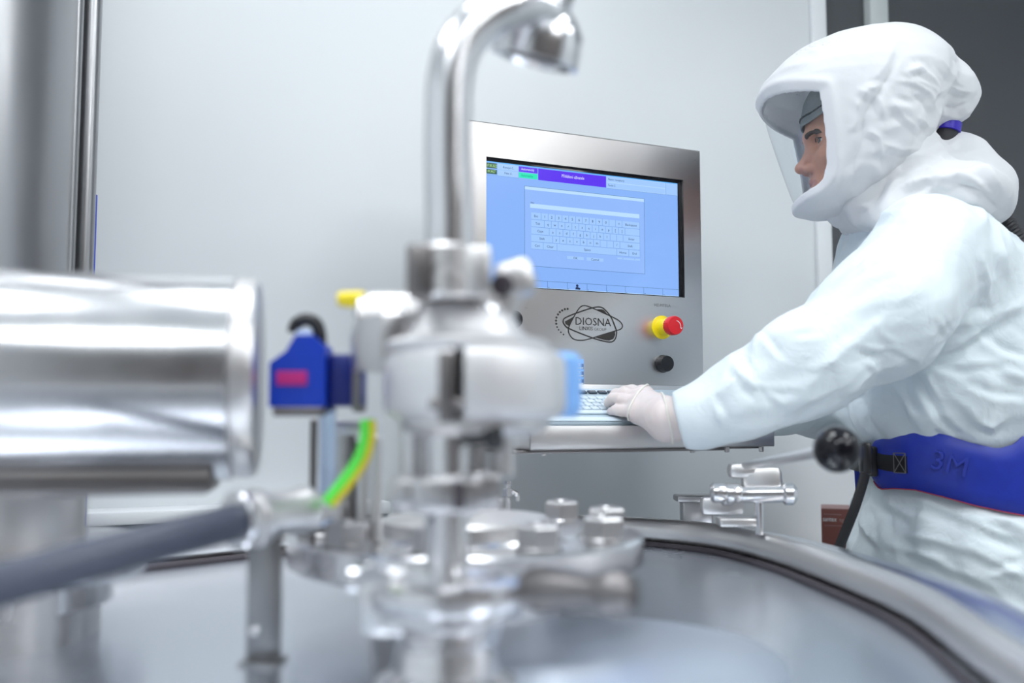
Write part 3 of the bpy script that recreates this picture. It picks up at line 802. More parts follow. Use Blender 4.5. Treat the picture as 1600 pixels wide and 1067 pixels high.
# stems
lz([(0, zz(742)), (.017, zz(742)), (.017, zz(665)), (.026, zz(655)), (.0, zz(655))], STEEL, 'stem')
for (px, r, m) in ((646, .009, STEEL), (668, .006, SATIN), (745, .008, STEEL), (786, .009, SATIN)):
    q = P(px, 700, .74)
    mk('side_rod', cyl(r, zz(745), zz(648), V(q[0], .74, 0), seg=24), m, st)
q = P(750, 679, .70)
mk('black_knob', J(cyl(.007, -.012, .006, q, (1, -.1, 0)), lathe([(0, .004), (.009, .004), (.0115, .007), (.0115, .014), (.009, .017), (0, .017)], q, (1, -.1, 0), 28)), BLACKP, st)
# drum clamp (two halves)
dcx, dcy = P(742, 595, .74)[0], .745
z0, z1 = zz(655, .69), zz(541, .69)
for nm, ph, full in (('clamp_half', radians(-97), .5), ('clamp_half', radians(83), .5)):
    prof = [(.035, z0), (.062, z0), (.069, z0 + .005), (.0705, z0 + .012), (.0705, z1 - .012), (.069, z1 - .005), (.062, z1), (.035, z1), (.035, z0)]
    mk(nm, lathe(prof, V(dcx, dcy, 0), seg=56, phase=ph + radians(3), full=.48, ref=(1, 0, 0)), BLAST, st)
q = P(698, 605, .675)
mk('clamp_lug', J(box(q + V(0, .004, 0), .011, .022, .050, .002), cyl(.0045, -.012, .012, q + V(0, 0, -.012), (1, 0, 0), 20)), DARKST, st)
lz([(0, z1 - .002), (.062, z1 - .002), (.064, z1 + .001), (.064, z1 + .005), (.060, z1 + .008), (.046, z1 + .012), (.034, z1 + .030), (.026, z1 + .036), (.022, zz(465)), (0, zz(465))], BLAST, 'conical_bonnet', x=dcx - .006, y=dcy)
lz([(0, z0 - .012), (.050, z0 - .012), (.058, z0 - .006), (.058, z0 + .002), (0, z0 + .002)], SATIN, 'drum_base', x=dcx, y=dcy)
# left horizontal branch with yellow cap
q = P(600, 500, .76)
br = mk('side_branch', J(cyl(.0225, -.012, .022, q, (1, .05, 0), 40), cyl(.018, -.020, -.010, q, (1, .05, 0), 40), cyl(.026, .018, .05, q + V(0, 0, 0), (1, .05, 0), 40)), SATIN, st)
mk('branch_bonnet', J(lathe([(0, -.02), (.030, -.02), (.032, .005), (.028, .022), (.018, .030), (0, .030)], P(612, 540, .76), seg=36), box(P(606, 470, .77), .020, .022, .014, .004)), BOLTM, st)
q = P(549, 467, .78)
mk('yellow_cap', J(lathe([(0, -.011), (.0055, -.011), (.0065, -.006), (.0065, .008), (.005, .011), (0, .011)], q, (1, .1, .05), 24), box(q + V(.001, 0, -.004), .012, .010, .006, .002)), YELP, st, label='yellow plastic cap')
mk('cap_stub', cyl(.007, -.004, .018, q + V(.008, 0, -.009), (1, .1, -.3), 20), DARKST, st)
# right fitting with dark hole
q = P(756, 512, .73)
mk('right_branch', lathe([(0, -.02), (.013, -.02), (.016, -.010), (.016, .010), (.012, .018), (0, .020)], q, (.25, -.1, 1), 40), STEEL, st)
q = P(806, 437, .74)
rf = mk('angle_fitting', J(box(q, .030, .028, .030, .007, (V(.94, .1, .3), V(0, 1, 0), V(-.3, 0, .95))), cyl(.011, -.04, .0, q, (.5, .1, 1.2), 28)), SATIN, st)
mk('fitting_port', cyl(.0085, .0, .006, q + V(-.009, -.015, -.006), (-.5, -1, -.2), 24), GASKET, st)
# union under the gooseneck
un = lz([(0, zz(470)), (.026, zz(470)), (.0285, zz(464)), (.0285, zz(432)), (.0265, zz(430)), (.0265, zz(424)), (.0285, zz(422)), (.0285, zz(394)), (.026, zz(388)), (0, zz(388))], SATIN, 'union', x=cx)
mk('union_lug', box(P(657, 425, .70), .019, .024, .038, .003), DARKST, st)
mk('union_lug', box(P(746, 425, .705), .020, .022, .038, .004), SATIN, st)
# gooseneck pipe
gp = [V(cx, cy, zz(392)), V(cx, cy, zz(330)), V(cx - .001, cy, zz(260)), V(cx - .001, cy, zz(190)), V(cx - .000, cy, zz(130)), V(cx + .006, cy + .002, zz(75)), V(cx + .022, cy + .008, zz(30)), V(cx + .046, cy + .018, zz(-5)), V(cx + .062, cy + .03, zz(-18)), V(cx + .074, cy + .042, zz(-20)), P(864, -10, .775), P(861, 4, .778)]
gp = spline(gp, 6)
mk('gooseneck', tube(gp, .0182, 36), STEEL, st)
ba = V(-.25, .20, -.95)
mk('outlet_bell', lathe([(.0165, -.004), (.0185, 0), (.0205, .005), (.028, .012), (.035, .023), (.037, .036), (.0375, .045), (.0375, .050), (.034, .051), (.032, .048), (.020, .03), (.016, .012), (.016, 0)], P(858, 2, .778), ba, 48), STEEL, st)
mk('bell_throat', cyl(.032, .043, .0455, P(858, 2, .778), ba, 36), GASKET, st)

# ------------------------------------------------------------------ light blue cap behind the drum clamp, pale cable gland
q = P(878, 603, .80)
mk('blue_cap', J(lathe([(0, -.026), (.012, -.026), (.0165, -.018), (.0165, .022), (.012, .028), (0, .029)], q, (0, 0, 1), 32), cyl(.008, 0, .075, q, (-1, -.7, 0), 20)), LBLUE, st, label='light blue plastic cap')

# small fitting seen between the stack and the wall
q = P(794, 765, 1.42)
sf = empty('small_needle_valve', V(q[0], q[1], ZL), 'tiny steel needle valve on the lid behind the bolted flange', 'valve')
mk('post', J(cyl(.004, ZL, q[2], V(q[0], q[1], 0), seg=16), cyl(.010, ZL, ZL + .01, V(q[0], q[1], 0), seg=20)), SATIN, sf)
mk('valve_body', J(hexp(.0075, -.010, .002, q, (0, 0, 1)), cyl(.004, .0, .010, q, seg=14), hexp(.0055, .008, .013, q)), STEEL, sf)
mk('elbow', J(tube(spline([q + V(.002, 0, -.004), q + V(.010, -.002, -.004), q + V(.014, -.003, -.008), q + V(.014, -.003, -.016)], 4), .0035, 12), ball(q + V(.012, -.006, -.006), .004, 12, 8)), SATIN, sf)

# ------------------------------------------------------------------ horizontal drive housing at left
dd = .86
xr = P(407, 590, dd)[0]; axz = P(0, 590, dd)[2]; rr = .0905
dh = empty('drive_housing', V(xr - .3, dd, ZL), 'big horizontal polished steel cylinder housing at the left edge', 'housing')
O = V(xr, dd, axz); A = V(-1, -.20, 0) / np.linalg.norm(V(-1, -.20, 0))
mk('shell', lathe([(rr - .004, .020), (rr, .022), (rr, .55), (rr - .01, .56), (0, .56)], O, A, 96), STEEL, dh)
mk('end_cap', lathe([(0, 0), (rr - .010, 0), (rr - .004, .002), (rr - .002, .006), (rr - .002, .019), (rr - .005, .021), (0, .021)], O, A, 96), SATIN, dh)
for h in (.40,): mk('band', ring(rr - .002, rr + .003, h, h + .022, O, A, 96), SATIN, dh)
mk('lower_rail', box(V(xr - .23, dd - .05, axz - rr + .002), .40, .09, .022, .006, (-A, V(-A[1], A[0], 0) * -1, ZUP)), DARKST, dh)
q = P(25, 800, dd)
mk('pedestal', lathe([(0, ZL), (.058, ZL), (.058, axz - rr + .02), (0, axz - rr + .02)], V(q[0], dd, 0), seg=48), SATIN, dh)
q = P(20, 890, .90); zf = P(0, 880, .76)[2]
mk('base_flange', lathe([(0, -.055), (.10, -.055), (.10, -.030), (.128, -.030), (.131, -.026), (.131, -.004), (.127, 0), (0, 0)], V(q[0] - .01, .89, zf), seg=80), STEEL, dh)
mk('flange_foot', lathe([(0, ZL), (.09, ZL), (.09, zf - .05), (0, zf - .05)], V(q[0] - .01, .89, 0), seg=48), SATIN, dh)

# ------------------------------------------------------------------ grey hose with steel ferrule on a bracket
ho = empty('hose_coupling', V(P(415, 985, .78)[0], .78, ZL), 'grey hose in a steel ferrule held above the lid by a flat bracket', 'hose')
h0, h1 = P(-60, 932, .585), P(372, 812, .765)
dv = (h1 - h0) / np.linalg.norm(h1 - h0)
hp = spline([P(-260, 985, .50), P(-60, 930, .585), P(150, 872, .67), P(372, 815, .765), P(420, 806, .80)], 8)
mk('hose', tube(hp, .0142, 28), HOSEG, ho)
fa = P(500, 795, .83) - P(372, 815, .765); fa /= np.linalg.norm(fa)
F0 = P(366, 814, .763)
mk('collar_ring', ring(.0138, .0235, 0, .008, F0, fa, 48, .002), STEEL, ho)
mk('ferrule', lathe([(.0138, .008), (.0195, .008), (.0195, .016), (.0235, .018), (.0235, .024), (.019, .027), (.0185, .062), (.0205, .066), (.0205, .072), (.014, .078), (.010, .10), (0, .10)], F0, fa, 48), SATIN, ho)
q0 = P(415, 845, .79); q1 = P(415, 980, .79)
mk('bracket', J(box(V(q0[0], .79, (q0[2] + ZL) / 2 + .002), .028, .004, q0[2] - ZL + .010, .001), box(V(q0[0], .79, ZL + .003), .034, .03, .005, .001)), COLM, ho)
mk('bracket_screw', ball(P(398, 985, .76), .0045, 14, 8), STEEL, ho)

# ------------------------------------------------------------------ blue connector plug with tubes
bd = .84
bp = empty('blue_connector', P(480, 648, bd), 'bright blue sensor plug with black cap and pink label left of the valve stack', 'connector')
mk('plug_body', J(prism([(-.026, 0), (.022, 0), (.022, .052), (.011, .062), (-.004, .062), (-.012, .048), (-.026, .038)], P(473, 636, bd) + V(0, -.016, 0), V(1, 0, 0), V(0, 0, 1), V(0, 1, 0), .034)), BLUEP, bp, smooth=20)
mk('plug_socket', box(P(543, 595, bd + .01), .030, .034, .046, .004), NAVYP, bp)
mk('socket_flange', box(P(562, 595, bd + .012), .007, .044, .056, .003), DARKST, bp)
mk('cap_arc', tube(spline([P(459, 520, bd), P(463, 506, bd), P(478, 499, bd), P(494, 506, bd), P(500, 524, bd), P(500, 545, bd)], 5), .0058, 14), BLACKP, bp)
mk('clear_window', box(P(476, 528, bd), .017, .012, .016, .004), PBLUE, bp)
mk('pink_label', box(P(463, 592, bd) + V(0, -.0175, 0), .026, .001, .012, .0003), PINKL, bp)
mk('base_plate', box(P(472, 643, bd), .044, .034, .008, .002), DARKST, bp)
mk('pale_tube', tube(spline([P(512, 640, bd), P(512, 690, bd + .02), P(511, 740, bd + .04), P(510, 790, bd + .06), P(510, 822, bd + .06)], 5), .0072, 16), PBLUE, bp)
rods = empty('rod_stand', V(P(540, 700, .90)[0], .90, zt + .001), 'cluster of thin upright steel rods under the blue connector', 'stand')
for (px, r, ytop, m) in ((490, .0035, 655, DARKST), (531, .0055, 665, SATIN), (549, .0045, 672, DARKST), (566, .0055, 690, SATIN), (588, .006, 680, SATIN)):
    x = P(px, 700, .90)[0]; mk('rod', cyl(r, zt + .001, P(0, ytop, .90)[2], V(x, .90, 0), seg=18), m, rods)
mk('crossbar', box(P(545, 668, .90), .050, .016, .014, .003), SATIN, rods)
cp = spline([P(574, 655, .80), P(574, 680, .80), P(566, 712, .80), P(548, 742, .80), P(524, 772, .80), P(512, 786, .80)], 8)
gc = empty('ground_cable', P(524, 772, .80), 'green and yellow striped ground cable curving down beside the rods', 'cable')
mk('green_sheath', tube(cp, .0062, 16), GREENC, gc)
mk('yellow_stripe', tube([p + V(.0038, -.0022, -.001) for p in cp], .0036, 10), YELC, gc)

# ------------------------------------------------------------------ clamp with ball lever at the right of the lid
cd = 1.33
tc_ = empty('lever_clamp', P(1165, 840, cd), 'steel rim clamp with a lever ending in a black ball knob', 'clamp')
kn = P(1308, 702, .98)
mk('ball_knob', ball(kn, .0238, 40, 24), BLACKG, tc_)
l0 = P(1165, 727, cd - .03)
mk('lever', tube([l0, l0 + (kn - l0) * .35, l0 + (kn - l0) * .97], .006, 16, rr=[.0055, .0058, .0062]), SATIN, tc_)
mk('fork', J(box(P(1190, 752, cd), .055, .03, .042, .010, (V(.96, -.2, .06), V(.2, .96, 0), V(-.06, 0, 1))), box(P(1160, 735, cd), .04, .024, .022, .008)), SATIN, tc_)
mk('pivot_pin', J(cyl(.0115, -.050, .050, P(1186, 772, cd - .015), (1, -.12, .02), 28, .003), cyl(.015, .030, .048, P(1186, 772, cd - .015), (1, -.12, .02), 28, .004), cyl(.015, -.052, -.032, P(1186, 772, cd - .015), (1, -.12, .02), 28, .004)), STEEL, tc_)
mk('swing_bolt', cyl(.006, ZL + .040, P(0, 775, cd)[2], V(P(1183, 800, cd)[0], cd - .01, 0), seg=20), STEEL, tc_)
q = P(1088, 800, 1.53)
zq = P(0, 782, 1.53)[2]
mk('hinge_post', J(box(V(q[0], q[1], (zq + ZL + .028) / 2), .048, .03, zq - ZL - .028, .004), box(V(q[0] - .002, q[1], zq + .004), .062, .045, .010, .003)), BOLTM, tc_)
mk('hinge_arm', J(box(P(1128, 790, 1.38), .060, .02, .026, .006), box(P(1150, 815, 1.33), .05, .03, .012, .003)), SATIN, tc_)
for px, py in ((1146, 771), (1124, 770)): mk('nut', lathe([(0, -.012), (.010, -.012), (.0135, -.008), (.0135, .006), (.010, .011), (0, .012)], P(px, py, 1.31), (1, -.12, .02), 24), STEEL, tc_)

# ------------------------------------------------------------------ upright column and pipes at far left
col = empty('steel_column', V(P(0, 300, 1.25)[0], 1.30, 0), 'broad upright stainless column at the far left behind the housing', 'column')
x1 = P(92, 300, 1.3)[0]
mk('column_tube', lathe([(0, 0), (.17, 0), (.17, HC), (0, HC)], V(x1 - .17, 1.30, 0), seg=96), COLM, col)
mk('column_joint', lathe([(.165, .9), (.174, .9), (.174, .94), (.165, .94)], V(x1 - .17, 1.30, 0), seg=96), SATIN, col)
def vpipe(name, px, r, d, m, label, cat, z0=0.0, z1=HC):
    x = P(px, 300, d)[0]
    e = empty(name, V(x, d, z0), label, cat)
    mk('pipe_tube', lathe([(0, z0), (r, z0), (r, z1), (0, z1)], V(x, d, 0), seg=32), m, e)
    for h in (.5, 1.9, 2.5): mk('pipe_collar', ring(r - .001, r + .003, h, h + .02, V(x, d, 0), seg=32), SATIN, e)
vpipe('steel_pipe', 107, .0125, 1.40, COLM, 'thin upright steel pipe touching the broad column', 'pipe')
vpipe('steel_pipe', 133, .0155, 1.44, COLM, 'upright steel pipe nearest the bare wall at left', 'pipe')
vpipe('blue_hose_line', 142, .010, 1.50, MATS['blue_plastic'], 'dark blue hose line running up behind the steel pipes', 'hose', 0.0, 1.42)

# ------------------------------------------------------------------ bench with carton
bn = empty('steel_bench', R(1.0, WB + .16, 0), 'low steel bench against the wall behind the vessel and the person', 'bench')
bz = .775
mk('bench_top', rbox(.72, 1.75, WB + .01, WB + .34, bz - .03, bz, .003), SATIN, bn)
for s in (.76, 1.71):
    for w in (WB + .04, WB + .31): mk('leg', rbox(s - .015, s + .015, w - .015, w + .015, 0, bz - .03), SATIN, bn)
bx = empty('brown_carton', R(.85, WB + .2, bz), 'reddish brown glove carton printed santex behind the person', 'box')
cA = (unit(V(.955, -.30, 0)), unit(V(.30, .955, 0)), ZUP)
cd2 = 2.02; c0 = P(1283, 795, cd2); zt_ = c0[2]; cwid = .20; cdep = .10
cc0 = c0 + cA[0] * (cwid / 2) + cA[1] * (cdep / 2)
mk('carton_body', J(M(box(V(cc0[0], cc0[1], (bz + zt_) / 2), cwid, cdep, zt_ - bz, .001, cA), 0), M(box(V(cc0[0], cc0[1], zt_ + .0007), cwid, cdep, .001, .0002, cA), 1)), [CARTON, CARTONT], bx)
def CP(a, z, o=.0006): return V(c0[0], c0[1], z) + cA[0] * a - cA[1] * o
bl = P(1287, 814, cd2)[2]; m_ = cd2 / FPX
def cbar(a0_, a1_, z0_, z1_): return [CP(a0_, z0_), CP(a1_, z0_), CP(a1_, z1_), CP(a0_, z1_)], [(0, 1, 2, 3)]
mk('carton_lettering', J(M(text_on('santex', CP(.0165, bl), cA[0], ZUP * 1.35, width=20 * m_), 0), M(text_on('sg', CP(.040, bl), cA[0], ZUP, size=.012), 1),
   M(cbar(.005, .040, bl + .0135, bl + .0147), 1), M(cbar(.006, .055, bl - .009, bl - .0082), 1)), [PRINTW, CARTONT], bx, smooth=0)
pch = mk('black_pouch', lathe([(0, 0), (.045, 0), (.050, .005), (.055, .010), (0, .013)], cc0 + cA[0] * .03 + V(0, 0, .0013), seg=24), WEBB, None, label='flat black pouch lying on the brown carton', cat='pouch')

# ================================================================== THE PERSON
PSI = radians(7.5)
Fd = V(-cos(PSI), sin(PSI), 0); Ld = V(-sin(PSI), -cos(PSI), 0)     # facing direction, his left (towards the lens)
person = empty('person', V(.74, 1.62, 0), 'person in a white hooded coverall and clear visor leaning to type at the panel', 'person')

# ---- coverall: one continuous body with both sleeves and legs
def prof(px, py, d): return P(px, py, d)
tz = []   # z, centre x, centre y, half depth (facing), half width
for py, px, d, a, b in ((1330, 1500, 1.62, .150, .175), (1100, 1502, 1.62, .168, .190), (980, 1502, 1.62, .178, .200), (880, 1500, 1.61, .172, .198), (810, 1497, 1.60, .158, .190), (775, 1495, 1.60, .146, .182),
                        (740, 1494, 1.60, .138, .176), (705, 1493, 1.60, .140, .178), (682, 1490, 1.60, .160, .192), (650, 1488, 1.60, .172, .203), (600, 1484, 1.60, .172, .205), (540, 1476, 1.60, .168, .202),
                        (480, 1464, 1.60, .158, .200), (430, 1452, 1.60, .148, .196), (390, 1442, 1.59, .130, .182), (360, 1430, 1.58, .108, .160), (335, 1418, 1.58, .088, .125), (312, 1405, 1.57, .075, .09)):
    p = P(px, py, d); tz.append((p[2], p[0], p[1], a, b))
tz = np.array(tz)
tz = tz[np.argsort(tz[:, 0])]
def s_torso(G):
    X, Y, Z = G; z1 = Z[0, 0, :].astype(float)
    I = [np.interp(z1, tz[:, 0], tz[:, k]).astype(np.float32) for k in range(1, 5)]
    x = X - I[0]; y = Y - I[1]
    f = x * Fd[0] + y * Fd[1]; l = x * Ld[0] + y * Ld[1]
    a, b = I[2], I[3]
    k0 = (np.abs(f / a) ** 2.3 + np.abs(l / b) ** 2.3) ** (1 / 2.3)
    d = (k0 - 1) * np.minimum(a, b) * 0.9
    return smax(d, np.maximum(Z - tz[-1, 0], tz[0, 0] - Z), .05)
hs = .0046
G, lo = grid((.16, 1.12, 0.0), (.98, 2.00, 1.46), hs)
D = s_torso(G)
Sh = P(1462, 412, 1.44); El = P(1268, 566, 1.35); Wr = P(1066, 660, 1.372)
arm = s_cap(G, Sh, P(1375, 492, 1.38), .098, .084)
arm = smin(arm, s_cap(G, P(1375, 492, 1.38), El, .084, .0665), .03)
arm = smin(arm, s_cap(G, El, P(1150, 628, 1.352), .0665, .0515), .03)
arm = smin(arm, s_cap(G, P(1150, 628, 1.352), P(1095, 650, 1.36), .0515, .0425), .02)
arm = smin(arm, s_cap(G, P(1095, 650, 1.36), P(1040, 660, 1.374), .0425, .0360), .02)
cpt = P(1061, 658, 1.37); cax = P(1030, 664, 1.374) - P(1100, 648, 1.36); cax /= np.linalg.norm(cax)
cutp = (G[0] - cpt[0]) * cax[0] + (G[1] - cpt[1]) * cax[1] + (G[2] - cpt[2]) * cax[2]
arm = np.maximum(arm, cutp)
arm = np.maximum(arm, -s_cap(G, P(1090, 651, 1.361), P(1030, 662, 1.374), .028, .0305)).astype(np.float32)
D = smin(D, arm, .035)
Sh2 = P(1430, 420, 1.77); El2 = P(1288, 630, 1.72); Wr2 = P(1130, 640, 1.60)
a2 = s_cap(G, Sh2, El2, .085, .056); a2 = smin(a2, s_cap(G, El2, Wr2, .056, .036), .03)
D = smin(D, a2, .035)
for sd in (-1, 1):
    hp_ = V(.742, 1.62, .86) + Ld * .095 * sd; kn_ = V(.735 - .02 * sd, 1.62, .47) + Ld * .11 * sd; an_ = V(.755 - .02 * sd, 1.62, .09) + Ld * .115 * sd
    lg = smin(s_cap(G, hp_, kn_, .118, .082), s_cap(G, kn_, an_, .082, .062), .03)
    ft = s_cap(G, an_ + V(0, 0, -.03), an_ + Fd * .15 + V(0, 0, -.05), .052, .040)
    D = smin(D, smin(lg, ft, .03), .04)
D = np.maximum(D, .004 - G[2])
v, Q = nets(D, lo, hs); del D, arm, a2
n = vnormals(v, Q)
flip = (n * (v - V(.74, 1.6, 1))).sum(1).mean() < 0
if flip: Q = Q[:, ::-1]; n = -n
def smooth01(x, a, b):
    t = np.clip((x - a) / (b - a), 0, 1); return t * t * (3 - 2 * t)
zbelt = P(1490, 735, 1.6)[2]
armdir = El - Sh; foredir = Wr - El
wa = smooth01(-v[:, 0], -.62, -.50) * (v[:, 1] < 1.50)              # on the near sleeve
d1 = facet(v, (.35, .1, -1), .085, 2.2, 3.3) * .0095 + facet(v, (.75, .0, .6), .045, 3, 8.1) * .0048 + ridge(v, (.7, 0, .7), .07, 5, 2.2) * .020
d2 = facet(v, (.2, -.2, 1.0), .070, 2.0, 15.2) * .0075 + facet(v, (.9, .2, .5), .038, 3.0, 1.7) * .0040 + ridge(v, (.9, .2, .3), .05, 4.5, 1.7) * .012
dt = facet(v, (.45, .1, 1), .085, 2.6, 21.4) * .0115 + facet(v, (-.5, .1, 1), .045, 2.6, 5.6) * .0060 + ridge(v, (.5, .1, 1), .07, 4, 21.4) * .024
dl = facet(v, (1.0, .15, -.55), .080, 3.5, 31.9) * .0125 + facet(v, (.8, .1, -.9), .045, 3, 44.4) * .0070 + ridge(v, (1.0, .1, -.6), .07, 5, 4.4) * .034
fine = facet(v, (1, 0, .4), .024, 2.2, 60.2) * .0022
low = 1 - smooth01(v[:, 2], zbelt - .07, zbelt)
dd_ = wa * (d1 * .7 + d2) + (1 - wa) * (dt * (1 - low) + dl * low) + fine
# gathered bulge above and below the belt
band = np.exp(-((v[:, 2] - zbelt - .01) / .062) ** 2)
ang = np.arctan2((v[:, 1] - 1.6), (v[:, 0] - .74))
pl = np.cos(ang * 17 + 2.2 * perlin(v * 6)) * .0045
near = np.exp(-((np.abs(v[:, 2] - zbelt - .01) - .085) / .05) ** 2) * (1 - wa)
dd_ = dd_ * (1 - .93 * band) + near * pl
# sleeve cuff fades to clean gathers
cu = smooth01(v[:, 0], .235, .31)
dd_ = dd_ * (.25 + .75 * cu)
dd_ = dd_ * smooth01(v[:, 2], .05, .2)
ARM = [(6, 6, (830, 120, 930, 75, 1040, 60)), (5, 5, (815, 125, 850, 165)), (5, 5, (860, 215, 950, 175, 1045, 160)), (5, 4, (752, 335, 880, 270, 1060, 190)), (4, 3, (870, 280, 890, 230, 905, 200)),
       (5, -5, (480, 560, 545, 640)), (5, 5, (460, 590, 425, 665)), (5, 6, (340, 690, 400, 745, 440, 795)), (4, 4, (365, 695, 330, 760)), (4, 5, (480, 785, 545, 840)), (4, 3, (415, 650, 440, 705)),
       (5, -5, (270, 800, 330, 900)), (4, 4, (270, 860, 300, 935)), (4, 4, (655, 440, 770, 470)), (4, 4, (700, 400, 640, 440)), (4, 4, (850, 590, 930, 625, 1000, 640)), (4, 4, (880, 610, 1000, 610, 1090, 645)),
       (4, 3, (940, 540, 1010, 600)), (4, 4, (1150, 480, 1230, 555)), (4, 3, (1180, 470, 1250, 530)), (4, 3, (880, 660, 930, 700)), (6, 6, (800, 810, 870, 740, 935, 690)), (5, 5, (820, 800, 850, 775, 900, 780)), (4, 3, (380, 755, 500, 770, 620, 765)),
       (5, 4, (560, 870, 640, 820, 720, 800)), (4, -3, (590, 560, 700, 540)), (5, 3, (640, 700, 760, 660)),
       (6, 6, (1180, 632, 1250, 600, 1310, 560, 1350, 490)), (6, -6, (1130, 652, 1220, 690, 1300, 700)), (7, 7, (1200, 600, 1330, 540, 1450, 480, 1535, 410)), (6, 5, (1350, 500, 1500, 430)), (6, -6, (1360, 545, 1450, 610, 1535, 640)),
       (5, 6, (1100, 680, 1140, 730, 1180, 805)), (6, -6, (1120, 760, 1160, 830, 1205, 905)), (5, 6, (1205, 870, 1240, 910, 1295, 955)), (5, 5, (1010, 760, 1050, 830, 1080, 905)), (5, -5, (1060, 800, 1090, 850, 1130, 880)),
       (5, 5, (860, 870, 880, 920, 912, 965)), (5, 5, (920, 820, 930, 880, 955, 935)), (5, 5, (820, 830, 850, 910, 900, 1000)), (6, 5, (1200, 700, 1320, 670, 1440, 660)), (6, -6, (1290, 740, 1400, 790, 1520, 800)), (5, 5, (1180, 920, 1250, 985)),
       (6, 6, (1330, 900, 1400, 930, 1450, 900)), (6, 6, (1370, 230, 1400, 330, 1400, 420)), (5, -5, (1320, 490, 1350, 460, 1385, 440)), (6, 5, (1440, 100, 1460, 220, 1480, 330)), (6, 4, (1230, 800, 1300, 850, 1340, 900)), (6, 5, (1440, 700, 1535, 740))]
SKIRT = [(6, 6, (540, 550, 620, 600, 700, 645)), (6, 6, (620, 540, 760, 580, 900, 640)), (7, -7, (690, 580, 900, 660, 1118, 770)), (5, 6, (480, 640, 510, 700, 560, 740)), (6, -6, (570, 600, 585, 650, 610, 705)), (6, 6, (640, 700, 780, 720, 900, 765)),
         (7, 7, (800, 620, 960, 680, 1118, 715)), (6, 6, (880, 740, 1000, 800, 1118, 870)), (6, -6, (960, 830, 1118, 795)), (6, 6, (980, 630, 1060, 650, 1118, 690)), (6, 5, (750, 820, 880, 850, 1000, 905)), (5, 5, (425, 600, 440, 650, 470, 700)), (6, -5, (500, 560, 520, 620, 530, 680)), (6, 6, (700, 760, 840, 830)), (5, 5, (600, 740, 720, 780, 800, 790))]
dd_ = dd_ * .8 + creases(v, n, ARM, 1016, 312, 2.622, 1.05) + creases(v, n, SKIRT, 1160, 560, 2.541, 1.15) * (1 - .9 * np.exp(-((v[:, 2] - zbelt) / .045) ** 2))
v = v + n * dd_[:, None]
v = lap(v, Q, 1, .12)
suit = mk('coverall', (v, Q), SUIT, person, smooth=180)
# blue-grey boots soles are outside the picture; elastic cuff ring at the glove
# ---- hood
CH = P(1350, 200, 1.55)
hr = []
for y, xf, xb, w in ((345, 1270, 1312, .045), (336, 1251, 1332, .078), (322, 1243, 1345, .098), (300, 1235, 1375, .115), (275, 1226, 1405, .126), (250, 1217, 1432, .134), (220, 1207, 1448, .141), (195, 1199, 1455, .145), (170, 1192, 1462, .147),
                     (150, 1188, 1470, .147), (132, 1190, 1474, .143), (112, 1210, 1470, .134), (92, 1238, 1458, .118), (75, 1268, 1440, .098), (62, 1300, 1424, .075), (52, 1335, 1405, .045), (47.5, 1358, 1388, .015)):
    p = P(xf, y, 1.55); q = P(xb, y, 1.55)
    hr.append((p[2], (p - CH).dot(Fd), (q - CH).dot(Fd), w))
hr = np.array(hr); hr = hr[np.argsort(hr[:, 0])]
hh = .0028
G, lo = grid(CH + V(-.20, -.19, -.22), CH + V(.265, .20, .185), hh)
def loc(G): 
    X, Y, Z = G; x = X - CH[0]; y = Y - CH[1]
    return x * Fd[0] + y * Fd[1], x * Ld[0] + y * Ld[1], Z
f_, l_, z_ = loc(G); z1 = z_[0, 0, :].astype(float)
fF, fB, wd = [np.interp(z1, hr[:, 0], hr[:, k]).astype(np.float32) for k in (1, 2, 3)]
cF = (fF + fB) / 2; aF = np.maximum((fF - fB) / 2, .01)
k0 = (np.abs((f_ - cF) / aF) ** 2.25 + np.abs(l_ / wd) ** 2.25) ** (1 / 2.25)
D = (k0 - 1) * np.minimum(aF, wd) * .92
D = smax(D, np.maximum(z_ - hr[-1, 0], hr[0, 0] - z_).astype(np.float32), .05)
Hcore = D
# rear air-inlet lobe
lobe = s_cap(G, P(1420, 112, 1.55), P(1473, 138, 1.56), .060, .046)
lobe = smin(lobe, s_cap(G, P(1474, 144, 1.56), P(1481, 165, 1.56), .038, .024), .02)
D = smin(D, lobe, .06)
D = smin(D, s_cap(G, P(1450, 120, 1.55), P(1487, 150, 1.56), .033, .028), .05)
